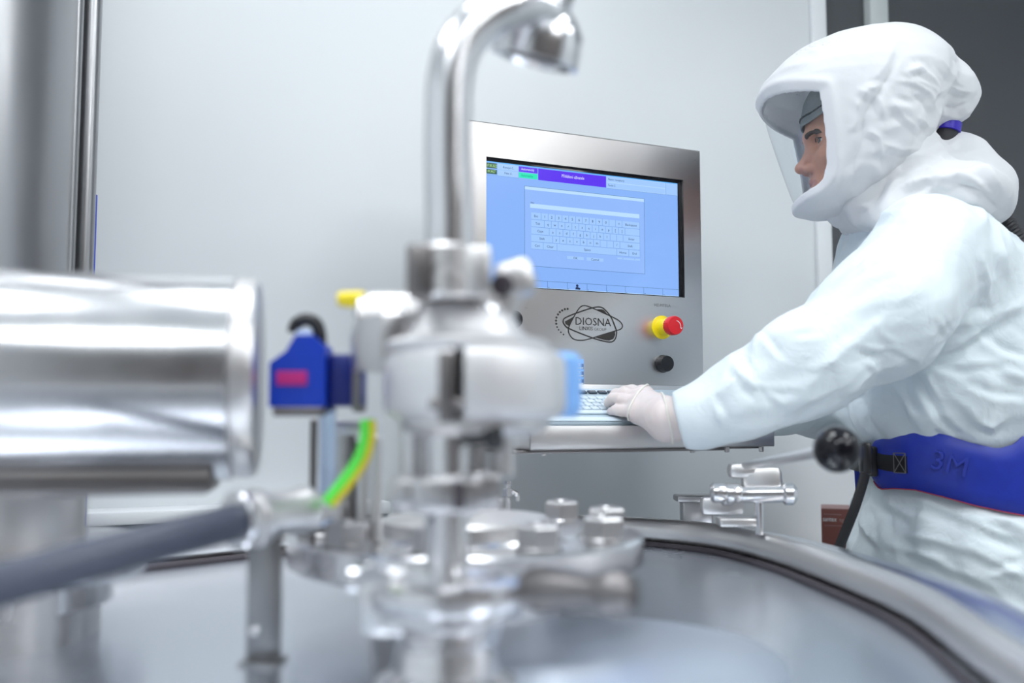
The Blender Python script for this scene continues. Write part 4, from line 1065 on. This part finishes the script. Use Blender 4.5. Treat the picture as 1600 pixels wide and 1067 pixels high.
# opening (side outline pulled forward)
def FL(px, py, d): p = P(px, py, d); return (p - CH).dot(Fd), p[2]
op = [FL(1283, 138, 1.42), FL(1290, 175, 1.42), FL(1296, 215, 1.42), FL(1298, 250, 1.42), FL(1295, 274, 1.42), FL(1288, 285, 1.42), FL(1254, 302, 1.43)]
e0 = FL(1238, 306, 1.55); e1 = FL(1193, 163, 1.55); e2 = FL(1240, 148, 1.44)
op = op[:3] + [(a_, z_ + dz_) for (a_, z_), dz_ in zip(op[3:], (.002, .006, .010, .014))]
e0 = (op[-1][0] + .020, op[-1][1] + .003); e2 = (e2[0], e2[1] + .014); e1 = (e1[0], e1[1] + .003)
poly = [op[0]] + op[1:] + [e0, (e0[0] + .3, e0[1] - .05), (e1[0] + .3, e1[1] - .02), e1, e2]
def polysdf(x, y, P_):
    d = np.full(x.shape, 1e9, np.float32); s = np.zeros(x.shape, bool); n = len(P_)
    for i in range(n):
        a = P_[i]; b = P_[(i + 1) % n]; ex = b[0] - a[0]; ey = b[1] - a[1]
        wx = x - a[0]; wy = y - a[1]
        t = np.clip((wx * ex + wy * ey) / (ex * ex + ey * ey), 0, 1)
        d = np.minimum(d, (wx - ex * t) ** 2 + (wy - ey * t) ** 2)
        c = ((a[1] > y) != (b[1] > y)) & (x < (b[0] - a[0]) * (y - a[1]) / ((b[1] - a[1]) if abs(b[1] - a[1]) > 1e-9 else 1e-9) + a[0])
        s ^= c
    d = np.sqrt(d); return np.where(s, -d, d)
fs, ls, zs = f_[:, :, :], l_, z_
PS_ = polysdf(f_ + 0 * z_, z_ + 0 * f_, poly)
# piping bulge around the window
D = D - .004 * np.exp(-((PS_ - .014) / .008) ** 2)
shell = np.maximum(D, -(D + .0056))
neckcut = (hr[0, 0] + .012) - z_
H = smax(shell, -PS_, .0025)
v, Q = nets(H, lo, hh)
n = vnormals(v, Q); cc = (f_.mean(), 0)
# orientation: compare with gradient sign by testing a step along the normal
def nearestsdf(F, v):
    i = np.clip(np.rint((v - lo) / hh).astype(int), 0, np.array(F.shape) - 1); return F[i[:, 0], i[:, 1], i[:, 2]]
if (nearestsdf(H, v + n * .006) < nearestsdf(H, v - n * .006)).mean() > .5: Q = Q[:, ::-1]; n = -n
outer = nearestsdf(D, v) > -.0037
lf = (v - CH) @ Fd; ll = (v - CH) @ Ld
ps = nearestsdf(PS_, v)
msk = smooth01(ps, .015, .07)
back = smooth01(-(lf + .050 + (v[:, 2] - CH[2]) * .55), .0, .05)
HOODF = [(7, -7, (830, 135, 770, 250, 700, 345, 620, 470, 603, 620, 565, 720, 560, 850, 530, 905)), (5, 5, (840, 262, 910, 240)), (6, 6, (860, 300, 930, 330, 985, 370)), (5, 5, (965, 385, 1035, 350)), (5, 5, (705, 330, 670, 350, 635, 358)),
         (7, 7, (780, 312, 870, 325, 945, 380, 990, 470, 975, 560)), (6, -6, (1000, 440, 1080, 450, 1145, 415)), (5, 5, (680, 385, 700, 430, 715, 490)), (6, 5, (700, 625, 800, 655, 900, 650)), (5, 5, (585, 355, 640, 385)), (5, 5, (880, 500, 930, 520, 965, 560)),
         (6, 5, (435, 300, 430, 380, 450, 460, 465, 560, 470, 660, 455, 760)), (5, 4, (180, 262, 230, 240, 290, 230)), (5, -4, (190, 300, 150, 335)), (5, 4, (330, 170, 395, 160)), (6, 5, (1000, 200, 1060, 280, 1110, 340)), (5, 5, (900, 240, 960, 300, 1000, 360)),
         (5, 4, (820, 150, 800, 220, 770, 290)), (5, 5, (640, 560, 690, 600, 700, 680)), (5, 5, (450, 860, 500, 830, 560, 780)), (5, 5, (430, 870, 470, 890)), (5, -5, (480, 760, 540, 740, 580, 690)), (5, 5, (520, 560, 560, 545, 600, 500)), (5, 4, (560, 400, 590, 460)), (5, 5, (1040, 330, 1090, 360, 1150, 370)), (5, 4, (760, 420, 820, 500, 900, 560))]
n = np.where((nearestsdf(D, v) < -.0028)[:, None], -n, n)
dsp = (facet(v, (.4, .1, 1), .075, 1.8, 12.1) * .0085 + facet(v, (1, .1, -.4), .040, 2.2, 7.7) * .0055 + ridge(v, (.5, .1, 1), .06, 3, 7) * .016) * back
dsp += (facet(v, (1, 0, .2), .07, 2.6, 40.1) * .0030 + facet(v, (1, .1, -.8), .03, 2, 3.1) * .0014) * (1 - back)
pn = perlin(v * 22)
rfl = np.exp(-((lf + .030 + (v[:, 2] - CH[2]) * .45) / .020) ** 2)
dsp += rfl * np.cos(v[:, 2] * 230 + 4 * pn) * .0020 * smooth01(CH[2] + .09 - v[:, 2], 0, .04)
dsp += creases(v, n, HOODF, 1160, 30, 3.234, .95) * np.where(nearestsdf(D, v) < -.0028, 0, 1)
dsp += np.exp(-((ps - .03) / .02) ** 2) * facet(v, (0, 0, 1), .03, 1.2, 9.9) * .0012
v = v + n * (dsp * msk)[:, None]
v = lap(v, Q, 1, .12)
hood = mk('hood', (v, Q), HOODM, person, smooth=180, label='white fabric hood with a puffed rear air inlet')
# visor: clear sheet following the hood's surface inside the opening
D2 = smax(D + .0042, (PS_ - .008).astype(np.float32), .002)
v, Q = nets(Hcore + .006, lo, hh)
pv = nearestsdf(PS_, v); Qk = Q[(pv[Q] < .012).all(1)]
used = np.unique(Qk); mp = -np.ones(len(v), int); mp[used] = np.arange(len(used))
vv = lap(v, Q, 2, .5)[used]
mk('visor', (vv, mp[Qk]), VISOR, person, smooth=180, label='clear wrap-around visor sheet')
del G, D, D2, H, Hcore, PS_, shell, k0

# ---- neck shroud, hose cover lobe and chest cape
hc = .0040
C2 = P(1440, 280, 1.56)
G, lo2 = grid(C2 + V(-.22, -.24, -.14), C2 + V(.23, .24, .13), hc)
D = s_ell(G, P(1395, 285, 1.56), (.090, .105, .095))
D = smin(D, s_cap(G, P(1502, 241, 1.56), P(1540, 292, 1.56), .035, .040), .03)
D = smin(D, s_cap(G, P(1322, 332, 1.55), P(1385, 335, 1.55), .028, .04), .03)
D = smin(D, s_cap(G, P(1446, 274, 1.56), P(1510, 272, 1.56), .048, .045), .03)
D = smin(D, s_cap(G, P(1540, 292, 1.56), P(1556, 318, 1.555), .040, .022), .02)
D = smin(D, s_ell(G, P(1440, 318, 1.57), (.125, .165, .055)), .04)
D = smin(D, s_cap(G, P(1350, 322, 1.50), P(1440, 345, 1.44), .030, .034), .03)
D = smin(D, s_cap(G, P(1345, 318, 1.62), P(1440, 340, 1.72), .030, .03), .03)
v, Q = nets(D, lo2, hc); lo_, hh_ = lo, hh
lo, hh = lo2, hc
n = vnormals(v, Q)
if (nearestsdf(D, v + n * .008) < nearestsdf(D, v - n * .008)).mean() > .5: Q = Q[:, ::-1]; n = -n
dsp = facet(v, (1, .1, .75), .060, 2.6, 3.7) * .0115 + facet(v, (1, .1, .2), .034, 2.4, 13.7) * .0062 + ridge(v, (1, .1, .6), .05, 4, 53.7) * .022
rl = smooth01((v - C2) @ -Fd, .03, .09)
SHR = [(6, 7, (530, 930, 640, 840, 760, 740)), (6, -6, (640, 945, 690, 870, 745, 760)), (6, 7, (730, 930, 800, 850, 900, 800, 985, 780)), (6, 7, (980, 800, 1100, 780, 1180, 830, 1245, 885)), (7, -7, (1040, 880, 1120, 840, 1200, 860, 1335, 985)),
       (5, 5, (970, 830, 1060, 870)), (6, 6, (780, 700, 880, 680, 970, 682, 1100, 730)), (5, 5, (1150, 735, 1235, 775)), (6, 6, (540, 960, 600, 940, 640, 950)), (5, 5, (1000, 700, 1040, 640, 1100, 600)), (6, 6, (860, 760, 930, 730, 1010, 760)), (6, 5, (1180, 700, 1250, 790, 1310, 870)), (5, 5, (600, 780, 680, 740, 740, 660))]
v = v + n * (dsp * .7 * (1 - .6 * rl) + creases(v, n, SHR, 1160, 30, 3.234, 1.1))[:, None]
v = lap(v, Q, 1, .12)
mk('neck_shroud', (v, Q), HOODM, person, smooth=180, label='crumpled white shroud lying over neck and hose')
del D
# ---- hose coupling and breathing hose
q0 = P(1480, 186, 1.555); q1 = P(1474, 220, 1.555); aq = (q1 - q0) / np.linalg.norm(q1 - q0)
mk('hose_coupling', lathe([(0, -.004), (.0225, -.004), (.0225, .006), (.020, .008), (.020, .012), (0, .012)], q0, aq, 40), BLACKP, person)
mk('coupling_ring', lathe([(.019, .006), (.0240, .007), (.0240, .022), (.019, .023)], q0, aq, 40), PURP, person, label='violet blue ring of the hose coupling')
mk('coupling_neck', lathe([(0, .020), (.021, .020), (.019, .05), (0, .06)], q0, aq, 40), RUBBER, person)
path = spline([P(1538, 308, 1.57), P(1566, 345, 1.57), P(1592, 385, 1.57), P(1612, 430, 1.58), P(1635, 520, 1.60), P(1640, 620, 1.61), P(1630, 690, 1.62)], 14)
pp = []; rr_ = []
cum = 0
for i in range(len(path) - 1):
    L_ = np.linalg.norm(path[i + 1] - path[i]); m_ = max(1, int(L_ / .00125))
    for k in range(m_):
        t = k / m_; pp.append(path[i] * (1 - t) + path[i + 1] * t); rr_.append(.0165 + .0022 * cos(2 * pi * (cum + t * L_) / .0062))
    cum += L_
mk('breathing_hose', tube(pp, .018, 24, rr=rr_), RUBBER, person, smooth=180, label='ribbed black breathing hose on the back')

# ---- belt
ztop = [(1330, 690), (1363, 692), (1385, 679), (1410, 673), (1440, 672), (1480, 679), (1520, 692), (1560, 701), (1585, 694), (1600, 680), (1700, 690)]
zbot = [(1330, 742), (1363, 752), (1378, 764), (1400, 763), (1430, 765), (1470, 775), (1520, 789), (1560, 798), (1600, 806), (1700, 800)]
def torso_at(z): return [np.interp(z, tz[:, 0], tz[:, k]) for k in range(1, 5)]
def bp_(th, z, off):
    x, y, a, b = torso_at(zbelt + (z - zbelt) * .35)
    ct, st_ = cos(th), sin(th); e = 2 / 2.3
    f = (a + off) * np.sign(ct) * abs(ct) ** e; l = (b + off) * np.sign(st_) * abs(st_) ** e
    return V(x, y, 0) + Fd * f + Ld * l + V(0, 0, z)
def proj(p):
    yv = p[1] * cos(PITCH) + (p[2] - ZC) * sin(PITCH); zv = -p[1] * sin(PITCH) + (p[2] - ZC) * cos(PITCH)
    return 800 + FPX * p[0] / yv, 533.5 - FPX * zv / yv
def band_mesh(t0, t1, n, zfn, off, th, rows=7, bulge=.0, corr=0.0):
    v = []; f = []
    for i in range(n + 1):
        t = t0 + (t1 - t0) * i / n; za, zb_2 = zfn(t)
        for side in (0, 1):
            for r in range(rows):
                k = r / (rows - 1)
                o = off + (th if side == 0 else 0) * (1 if 0 < r < rows - 1 else .35) + bulge * sin(pi * k)
                if corr and side == 0: o += corr * max(0, cos((t - 2.25) * 26)) ** 3 * (1 if t > 1.85 else 0) * sin(pi * k)
                v.append(bp_(t, zb_2 + (za - zb_2) * k, o))
    m = 2 * rows
    for i in range(n):
        b = i * m; c = b + m
        for r in range(rows - 1):
            f.append((b + r, c + r, c + r + 1, b + r + 1)); f.append((b + rows + r, b + rows + r + 1, c + rows + r + 1, c + rows + r))
        f.append((b, b + rows, c + rows, c)); f.append((b + rows - 1, c + rows - 1, c + m - 1, b + m - 1))
    f.append(tuple(list(range(rows)) + list(range(m - 1, rows - 1, -1)))); e = n * m
    f.append(tuple([e + i for i in range(rows)][::-1] + [e + i for i in range(rows, m)]))
    return v, f
OFFB = .015
def zpad(t):
    p = bp_(t, zbelt, OFFB)
    px, _ = proj(p); d = p[1]
    return P(px, np.interp(px, [a for a, b in ztop], [b for a, b in ztop]), d)[2], P(px, np.interp(px, [a for a, b in zbot], [b for a, b in zbot]), d)[2]
# find angle where the pad starts (photo x about 1364)
ths = np.linspace(.02, pi * .9, 300)
pxs = np.array([proj(bp_(t, zbelt, OFFB))[0] for t in ths])
tpad = ths[np.argmin(np.abs(pxs - 1366) + 50 * (ths > 1.6))]
def zend(t, f=zpad):
    a, b = f(t); k = min(1, max(0, (t - tpad) / .10)); k = math.sqrt(1 - (1 - k) ** 2) * .35 + .65
    m = (a + b) / 2; return m + (a - m) * k, m + (b - m) * k
tend = 2 * pi - tpad - .35
def zpad2(t):
    if t <= pi * .78: return zend(t)
    a, b = zpad(pi * .78); return a, b
belt = mk('lumbar_belt', band_mesh(tpad, tend, 130, zpad2, OFFB, .007, 9, .003, .004), BELTM, person, smooth=60, label='wide blue lumbar belt pad')
mk('edge_piping', band_mesh(tpad + .02, tend - .02, 130, lambda t: (zpad2(t)[1] + .0008, zpad2(t)[1] - .0012), OFFB + .001, .004, 3), BELTE, belt, label='thin red edge piping')
zs1 = (P(1395, 704, 1.44)[2], P(1395, 746, 1.44)[2])
t1395 = ths[np.argmin(np.abs(pxs - 1423) + 50 * (ths > 1.6))]
mk('strap', band_mesh(-t1395, t1395, 60, lambda t: zs1, OFFB + .0075, .003, 4), WEBB, person, label='black webbing strap over the belt pad')
q = bp_(t1395, (zs1[0] + zs1[1]) / 2, OFFB + .0115)
tn = bp_(t1395 + .02, q[2], OFFB + .0115) - bp_(t1395 - .02, q[2], OFFB + .0115); tn /= np.linalg.norm(tn); nn = V(tn[1], -tn[0], 0)
if nn[1] > 0: nn = -nn
def stitch(a, b): return box((a + b) / 2, np.linalg.norm(b - a), .0010, .0006, 0, (lambda d: (d, np.cross(nn, d), nn))((b - a) / np.linalg.norm(b - a)))
c4 = [q - tn * (.002 + x) + ZUP * z for x, z in ((0, .015), (.020, .015), (.020, -.015), (0, -.015))]
mk('box_stitching', J(*[stitch(c4[a], c4[b]) for a, b in ((0, 1), (1, 2), (2, 3), (3, 0), (0, 2), (1, 3))]), THREAD, person, smooth=0)
q = bp_(0.22, P(0, 722, 1.5)[2], .018)
mk('buckle', J(box(q + Ld * .02, .018, .060, .048, .006, (Fd, Ld, ZUP)), box(q - Ld * .03, .016, .04, .040, .005, (Fd, Ld, ZUP))), BLACKP, person)
q = bp_(.62, P(0, 715, 1.5)[2], .016)
q = P(1352, 716, 1.47)
mk('strap_adjuster', box(q, .016, .030, .050, .006, (Fd, Ld, ZUP)), BLACKP, person)
tail = spline([P(1352, 740, 1.46), P(1345, 765, 1.455), P(1335, 795, 1.45), P(1322, 828, 1.45), P(1308, 862, 1.45)], 6)
mk('strap_tail', tube(tail, .009, 12, up=V(.3, -1, 0), flat=.22), WEBB, person, label='loose black strap end hanging down')
# embossed letters on the pad
def on_belt(body, px, py, wpx, m, name):
    tt = ths[np.argmin(np.abs(pxs - px) + 50 * (ths > 1.9))]
    p = bp_(tt, P(px, py, 1.42)[2], OFFB + .0105)
    tn = bp_(tt + .02, p[2], OFFB) - bp_(tt - .02, p[2], OFFB); tn /= np.linalg.norm(tn)
    nn = V(tn[1], -tn[0], 0); nn = nn if nn[1] < 0 else -nn
    tv, tf = text_on(body, V(0, 0, 0), V(1, 0, 0), V(0, 1, 0), width=wpx / FPX * 1.42)
    up = ZUP * .98 - tn * .0; vv = []
    tr = tn * cos(radians(14)) - ZUP * sin(radians(14)); tu = ZUP * cos(radians(14)) + tn * sin(radians(14))
    n_ = len(tv)
    for o in (0, .0038):
        for a in tv: vv.append(p + tr * a[0] + tu * a[1] + nn * (o + .0))
    ff = [tuple(i + n_ for i in q) for q in tf]
    ed = {}
    for q in tf:
        for i in range(len(q)):
            e = (q[i], q[(i + 1) % len(q)])
            if (e[1], e[0]) in ed: del ed[(e[1], e[0])]
            else: ed[e] = 1
    ff += [(a, b, b + n_, a + n_) for a, b in ed]
    return mk(name, (vv, ff), m, belt, smooth=30)
on_belt('3M', 1482, 738, 50, BELTM, 'embossed_lettering')
# blower unit on the back of the belt, at the picture's right edge
q = bp_(pi * .92, zbelt + .01, .055)
mk('blower_unit', box(q, .085, .16, .13, .02, (Fd, Ld, ZUP)), NAVYP, person, label='dark blue blower unit on the back of the belt')
mk('blower_bracket', box(bp_(pi * .70, zbelt + .03, .030), .012, .05, .05, .005, (Fd, Ld, ZUP)), BLACKP, person)
mk('blower_stripe', box(bp_(pi * .74, zbelt - .025, .026), .010, .03, .06, .004, (Fd, Ld, ZUP)), TEAL, person)

# ---- head
NO = P(1260, 222, 1.55)
hd = .0021
Fh = (Fd * cos(radians(6)) + -ZUP * sin(radians(6))); Uh = (ZUP * cos(radians(6)) + Fd * sin(radians(6)))
Fh, Uh = Fd, ZUP
def HP(f, l, u): return NO + Fh * f + Ld * l + Uh * u
HB = (Fh, Ld, Uh)
G, lo3 = grid(NO + V(-.035, -.12, -.15), NO + V(.22, .12, .145), hd)
def E(c, r): return s_ell(G, HP(*c), r, HB)
def Cp(a, b, ra, rb): return s_cap(G, HP(*a), HP(*b), ra, rb)
D = E((-.098, 0, .030), (.099, .074, .092))
D = smin(D, E((-.062, 0, -.040), (.056, .061, .080)), .03)
D = smin(D, E((-.052, 0, -.092), (.042, .040, .026)), .03)
D = smin(D, Cp((-.018, -.010, -.103), (-.018, .010, -.103), .0125, .0125), .02)
for s in (-1, 1):
    D = smin(D, Cp((-.006, .006 * s, .006), (-.020, .042 * s, .006), .0095, .008), .012)
    D = smin(D, E((-.036, .043 * s, -.032), (.024, .020, .020)), .02)
    D = smin(D, Cp((-.05, .050 * s, -.085), (-.10, .062 * s, -.05), .016, .014), .03)
    D = smin(D, E((-.105, .076 * s, -.020), (.018, .010, .032)), .008)
    D = smax(D, -E((-.006, .032 * s, -.008), (.017, .017, .012)), .012)
D = smin(D, Cp((-.010, 0, -.004), (.006, 0, -.040), .0062, .0085), .010)
D = smin(D, E((.0085, 0, -.0445), (.0115, .0105, .0092)), .006)
for s in (-1, 1):
    D = smin(D, E((-.003, .0115 * s, -.048), (.0095, .0065, .0075)), .005)
    D = smax(D, -E((.001, .007 * s, -.0555), (.005, .0034, .003)), .002)
D = smin(D, Cp((-.014, 0, -.056), (-.012, 0, -.066), .0075, .0065), .008)
v2 = []
for s in (-1, 1):
    D = smin(D, Cp((-.010, 0, -.0685), (-.022, .023 * s, -.0735), .0052, .003), .005)
    D = smin(D, Cp((-.0125, 0, -.0790), (-.024, .021 * s, -.0755), .0055, .003), .005)
    D = smin(D, Cp((-.019, 0, -.0905), (-.019, 0, -.0915), .008, .008), .008)
D = smax(D, -smin(Cp((-.004, 0, -.0738), (-.014, .012, -.0738), .0012, .0010), Cp((-.004, 0, -.0738), (-.014, -.012, -.0738), .0012, .001), .001), .002)
for s in (-1, 1):   # eyelids around the ball with an almond slit
    lidb = s_ell(G, HP(-.0235, .032 * s, -.007), (.0138, .0145, .0128), HB)
    lidb = smax(lidb, -s_ell(G, HP(-.008, .033 * s, -.0075), (.016, .0122, .0048), HB), .002)
    D = smin(D, lidb, .004)
D = smin(D, s_cap(G, HP(-.10, 0, -.06), HP(-.150, 0, -.15), .050, .046), .03)
v, Q = nets(D, lo3, hd); lo, hh = lo3, hd
n = vnormals(v, Q)
if (nearestsdf(D, v + n * .004) < nearestsdf(D, v - n * .004)).mean() > .5: Q = Q[:, ::-1]
v = lap(v, Q, 1, .3)
# lips take their own colour
lu = (v - NO) @ Uh; lfv = (v - NO) @ Fh; llv = (v - NO) @ Ld
fc_ = v[Q].mean(1) - NO; fu, ff_, fl_ = fc_ @ Uh, fc_ @ Fh, fc_ @ Ld
lipm = ((np.abs(fu + .0740) < .0095 - .20 * np.abs(fl_)) & (ff_ > -.030) & (np.abs(fl_) < .024)).astype(int)
head = mk('head', (v, Q, lipm), [SKIN, LIPM], person, smooth=180)
# scrub cap: offset of the skull above a tilted hem
cz = np.abs(D - .0055) - .0016
hem = (G[2] - (NO[2] + .020)) - (-( (G[0] - NO[0]) * Fh[0] + (G[1] - NO[1]) * Fh[1])) * (-.0) 
fF2 = (G[0] - NO[0]) * Fh[0] + (G[1] - NO[1]) * Fh[1]
hem = (G[2] - (NO[2] + .0235)) + np.maximum(fF2 * -1 - .0, 0) * -.42
hem = np.where(fF2 < -.055, (G[2] - (NO[2] + .0235 + .055 * .42)) + (-fF2 - .055) * .9, hem)
C = smax(cz, (-hem).astype(np.float32), .002)
v, Q = nets(C, lo3, hd); n = vnormals(v, Q)
if (nearestsdf(C, v + n * .003) < nearestsdf(C, v - n * .003)).mean() > .5: Q = Q[:, ::-1]; n = -n
v = v + n * (ridge(v, (1, .2, .5), .03, 2.5, 4) * .006 * smooth01(v[:, 2], NO[2] + .05, NO[2] + .07))[:, None]
cap2 = mk('scrub_cap', (v, Q), CAPM, person, smooth=180, label='grey surgical cap')
hemv = np.abs((hem).astype(np.float32) - .014)
def surf_line(Fs, off, m, name, par):
    K = np.maximum(np.abs(D - .0075) - .0011, hemv - .0011); v, Q = nets(K, lo3, hd)
    if len(v): mk(name, (v, Q), m, par, smooth=180)
K = np.maximum(np.abs(D - .0078) - .0016, hemv - .0017)
v, Q = nets(K.astype(np.float32), lo3, hd)
if len(v): mk('cap_piping', (v, Q), CAPD, cap2, smooth=180, label='dark piping line of the cap')
for s in (-1, 1):
    ec = HP(-.0245, .032 * s, -.007)
    eb = mk('eyeball', ball(ec, .0118, 28, 18), EYEW, head)
    mk('iris', lathe([(0, .0121), (.0045, .0117), (.0052, .0108), (0, .0105)], ec, Fh * .97 + Ld * (.22 if s > 0 else -.1) - ZUP * .08, 24), IRIS, eb)
    bpts = spline([HP(-.0015, .010 * s, .0030), HP(-.0005 if s < 0 else .0020, .017 * s, .0050), HP(-.0030, .029 * s, .0068), HP(-.0125, .042 * s, .0055), HP(-.0225, .050 * s, .0015)], 5)
    mk('eyebrow', tube(bpts, .0034, 10, rr=[.0026 + .0014 * sin(pi * min(1, i / (len(bpts) * .6))) if i < len(bpts) * .6 else .0040 * (1 - (i - len(bpts) * .6) / (len(bpts) * .4)) + .0008 for i in range(len(bpts))]), HAIRM, head)
    lp = spline([HP(-.0115, .020 * s, -.006), HP(-.0095, .030 * s, -.0022), HP(-.0155, .044 * s, -.006)], 5)
    mk('eyelashes', tube(lp, .0009, 8), HAIRM, head)
del G, D, C, K

# ---- gloved hands
def make_hand(W, Wx, mcp, pip, dip, tip, rad, th, nm, label, hg=.00175, rims=()):
    allp = np.array([W] + mcp + pip + dip + tip + th)
    G, l4 = grid(allp.min(0) - .045, allp.max(0) + .045, hg)
    pal = None
    for i in range(4):
        c = s_cap(G, W + (mcp[i] - W) * .12, mcp[i], .0225, .0125); pal = c if pal is None else smin(pal, c, .018)
    pal = smin(pal, s_cap(G, W, Wx, .0255, .0240), .02)
    pal = smin(pal, s_cap(G, mcp[0], mcp[3], .0125, .0125), .012)
    D = pal
    for i in range(4):
        f = smin(s_cap(G, mcp[i], pip[i], .0108, rad[i]), s_cap(G, pip[i], dip[i], rad[i] * 1.04, rad[i] * .95), .003)
        f = smin(f, s_cap(G, dip[i], tip[i], rad[i] * .97, rad[i] * .80), .003)
        D = smin(D, f, .006)
    t = smin(s_cap(G, th[0], th[1], .016, .011), s_cap(G, th[1], th[2], .011, .0085), .005)
    D = smin(D, t, .012)
    v, Q = nets(D, l4, hg)
    rimm = []
    for (c, a) in rims:
        pl_ = np.abs((G[0] - c[0]) * a[0] + (G[1] - c[1]) * a[1] + (G[2] - c[2]) * a[2]) - .0016
        rimm.append(nets(smax(np.abs(D - .0010) - .0017, pl_, .001).astype(np.float32), l4, hg))
    n = vnormals(v, Q)
    i = lambda p: tuple(np.clip(np.rint((p - l4) / hg).astype(int), 0, np.array(D.shape) - 1).T)
    if (D[i(v + n * .004)] < D[i(v - n * .004)]).mean() > .5: Q = Q[:, ::-1]; n = -n
    v = v + n * (ridge(v, (0, .3, 1), .020, 2.5, 2) * .0022)[:, None]
    o = mk(nm, (v, Q), GLOVEM, person, smooth=180, label=label)
    for k, g_ in enumerate(rimm): mk('glove_rim', g_, GLOVER, o, smooth=180, label=('rolled rim of the outer glove over the knuckles', 'rolled cream cuff rim')[k])
    return o
Wl = P(1047, 657, 1.378)
mc = [P(998, 646, 1.415), P(998, 634, 1.432), P(1000, 624, 1.452), P(1006, 617, 1.472)]
pi_ = [P(973, 642, 1.440), P(971, 624, 1.458), P(976, 615, 1.478), P(987, 610, 1.497)]
di = [P(962, 641, 1.456), P(957, 623, 1.476), P(963, 616, 1.494), P(975, 612, 1.512)]
ti = [P(955, 643, 1.466), P(950, 629, 1.484), P(956, 622, 1.503), P(967, 619, 1.522)]
gl = make_hand(Wl, P(1088, 652, 1.362), mc, pi_, di, ti, [.0080, .0088, .0090, .0086], [P(1030, 640, 1.42), P(1012, 632, 1.475), P(1000, 630, 1.50)], 'left_glove', 'pale latex glove resting on the keyboard', rims=((P(992, 637, 1.436), unit(V(1, -.42, -.28))), (P(1045, 660, 1.376), unit(V(1, -.12, .18)))))
Wr_ = P(1112, 640, 1.585)
mc2 = [Wr_ + V(-.050, .03, -.010) + V(-.010, .017, 0) * i for i in range(4)]
pi2 = [p + V(-.028, .016, .004) for p in mc2]; di2 = [p + V(-.016, .006, -.008) for p in pi2]; ti2 = [p + V(-.010, .003, -.010) for p in di2]
make_hand(Wr_, Wr_ + V(.05, .005, .003), mc2, pi2, di2, ti2, [.008, .0088, .009, .0086], [Wr_ + V(-.02, -.02, 0), Wr_ + V(-.045, -.022, -.004), Wr_ + V(-.065, -.018, -.008)], 'right_glove', 'pale latex glove behind the left sleeve', .0022)
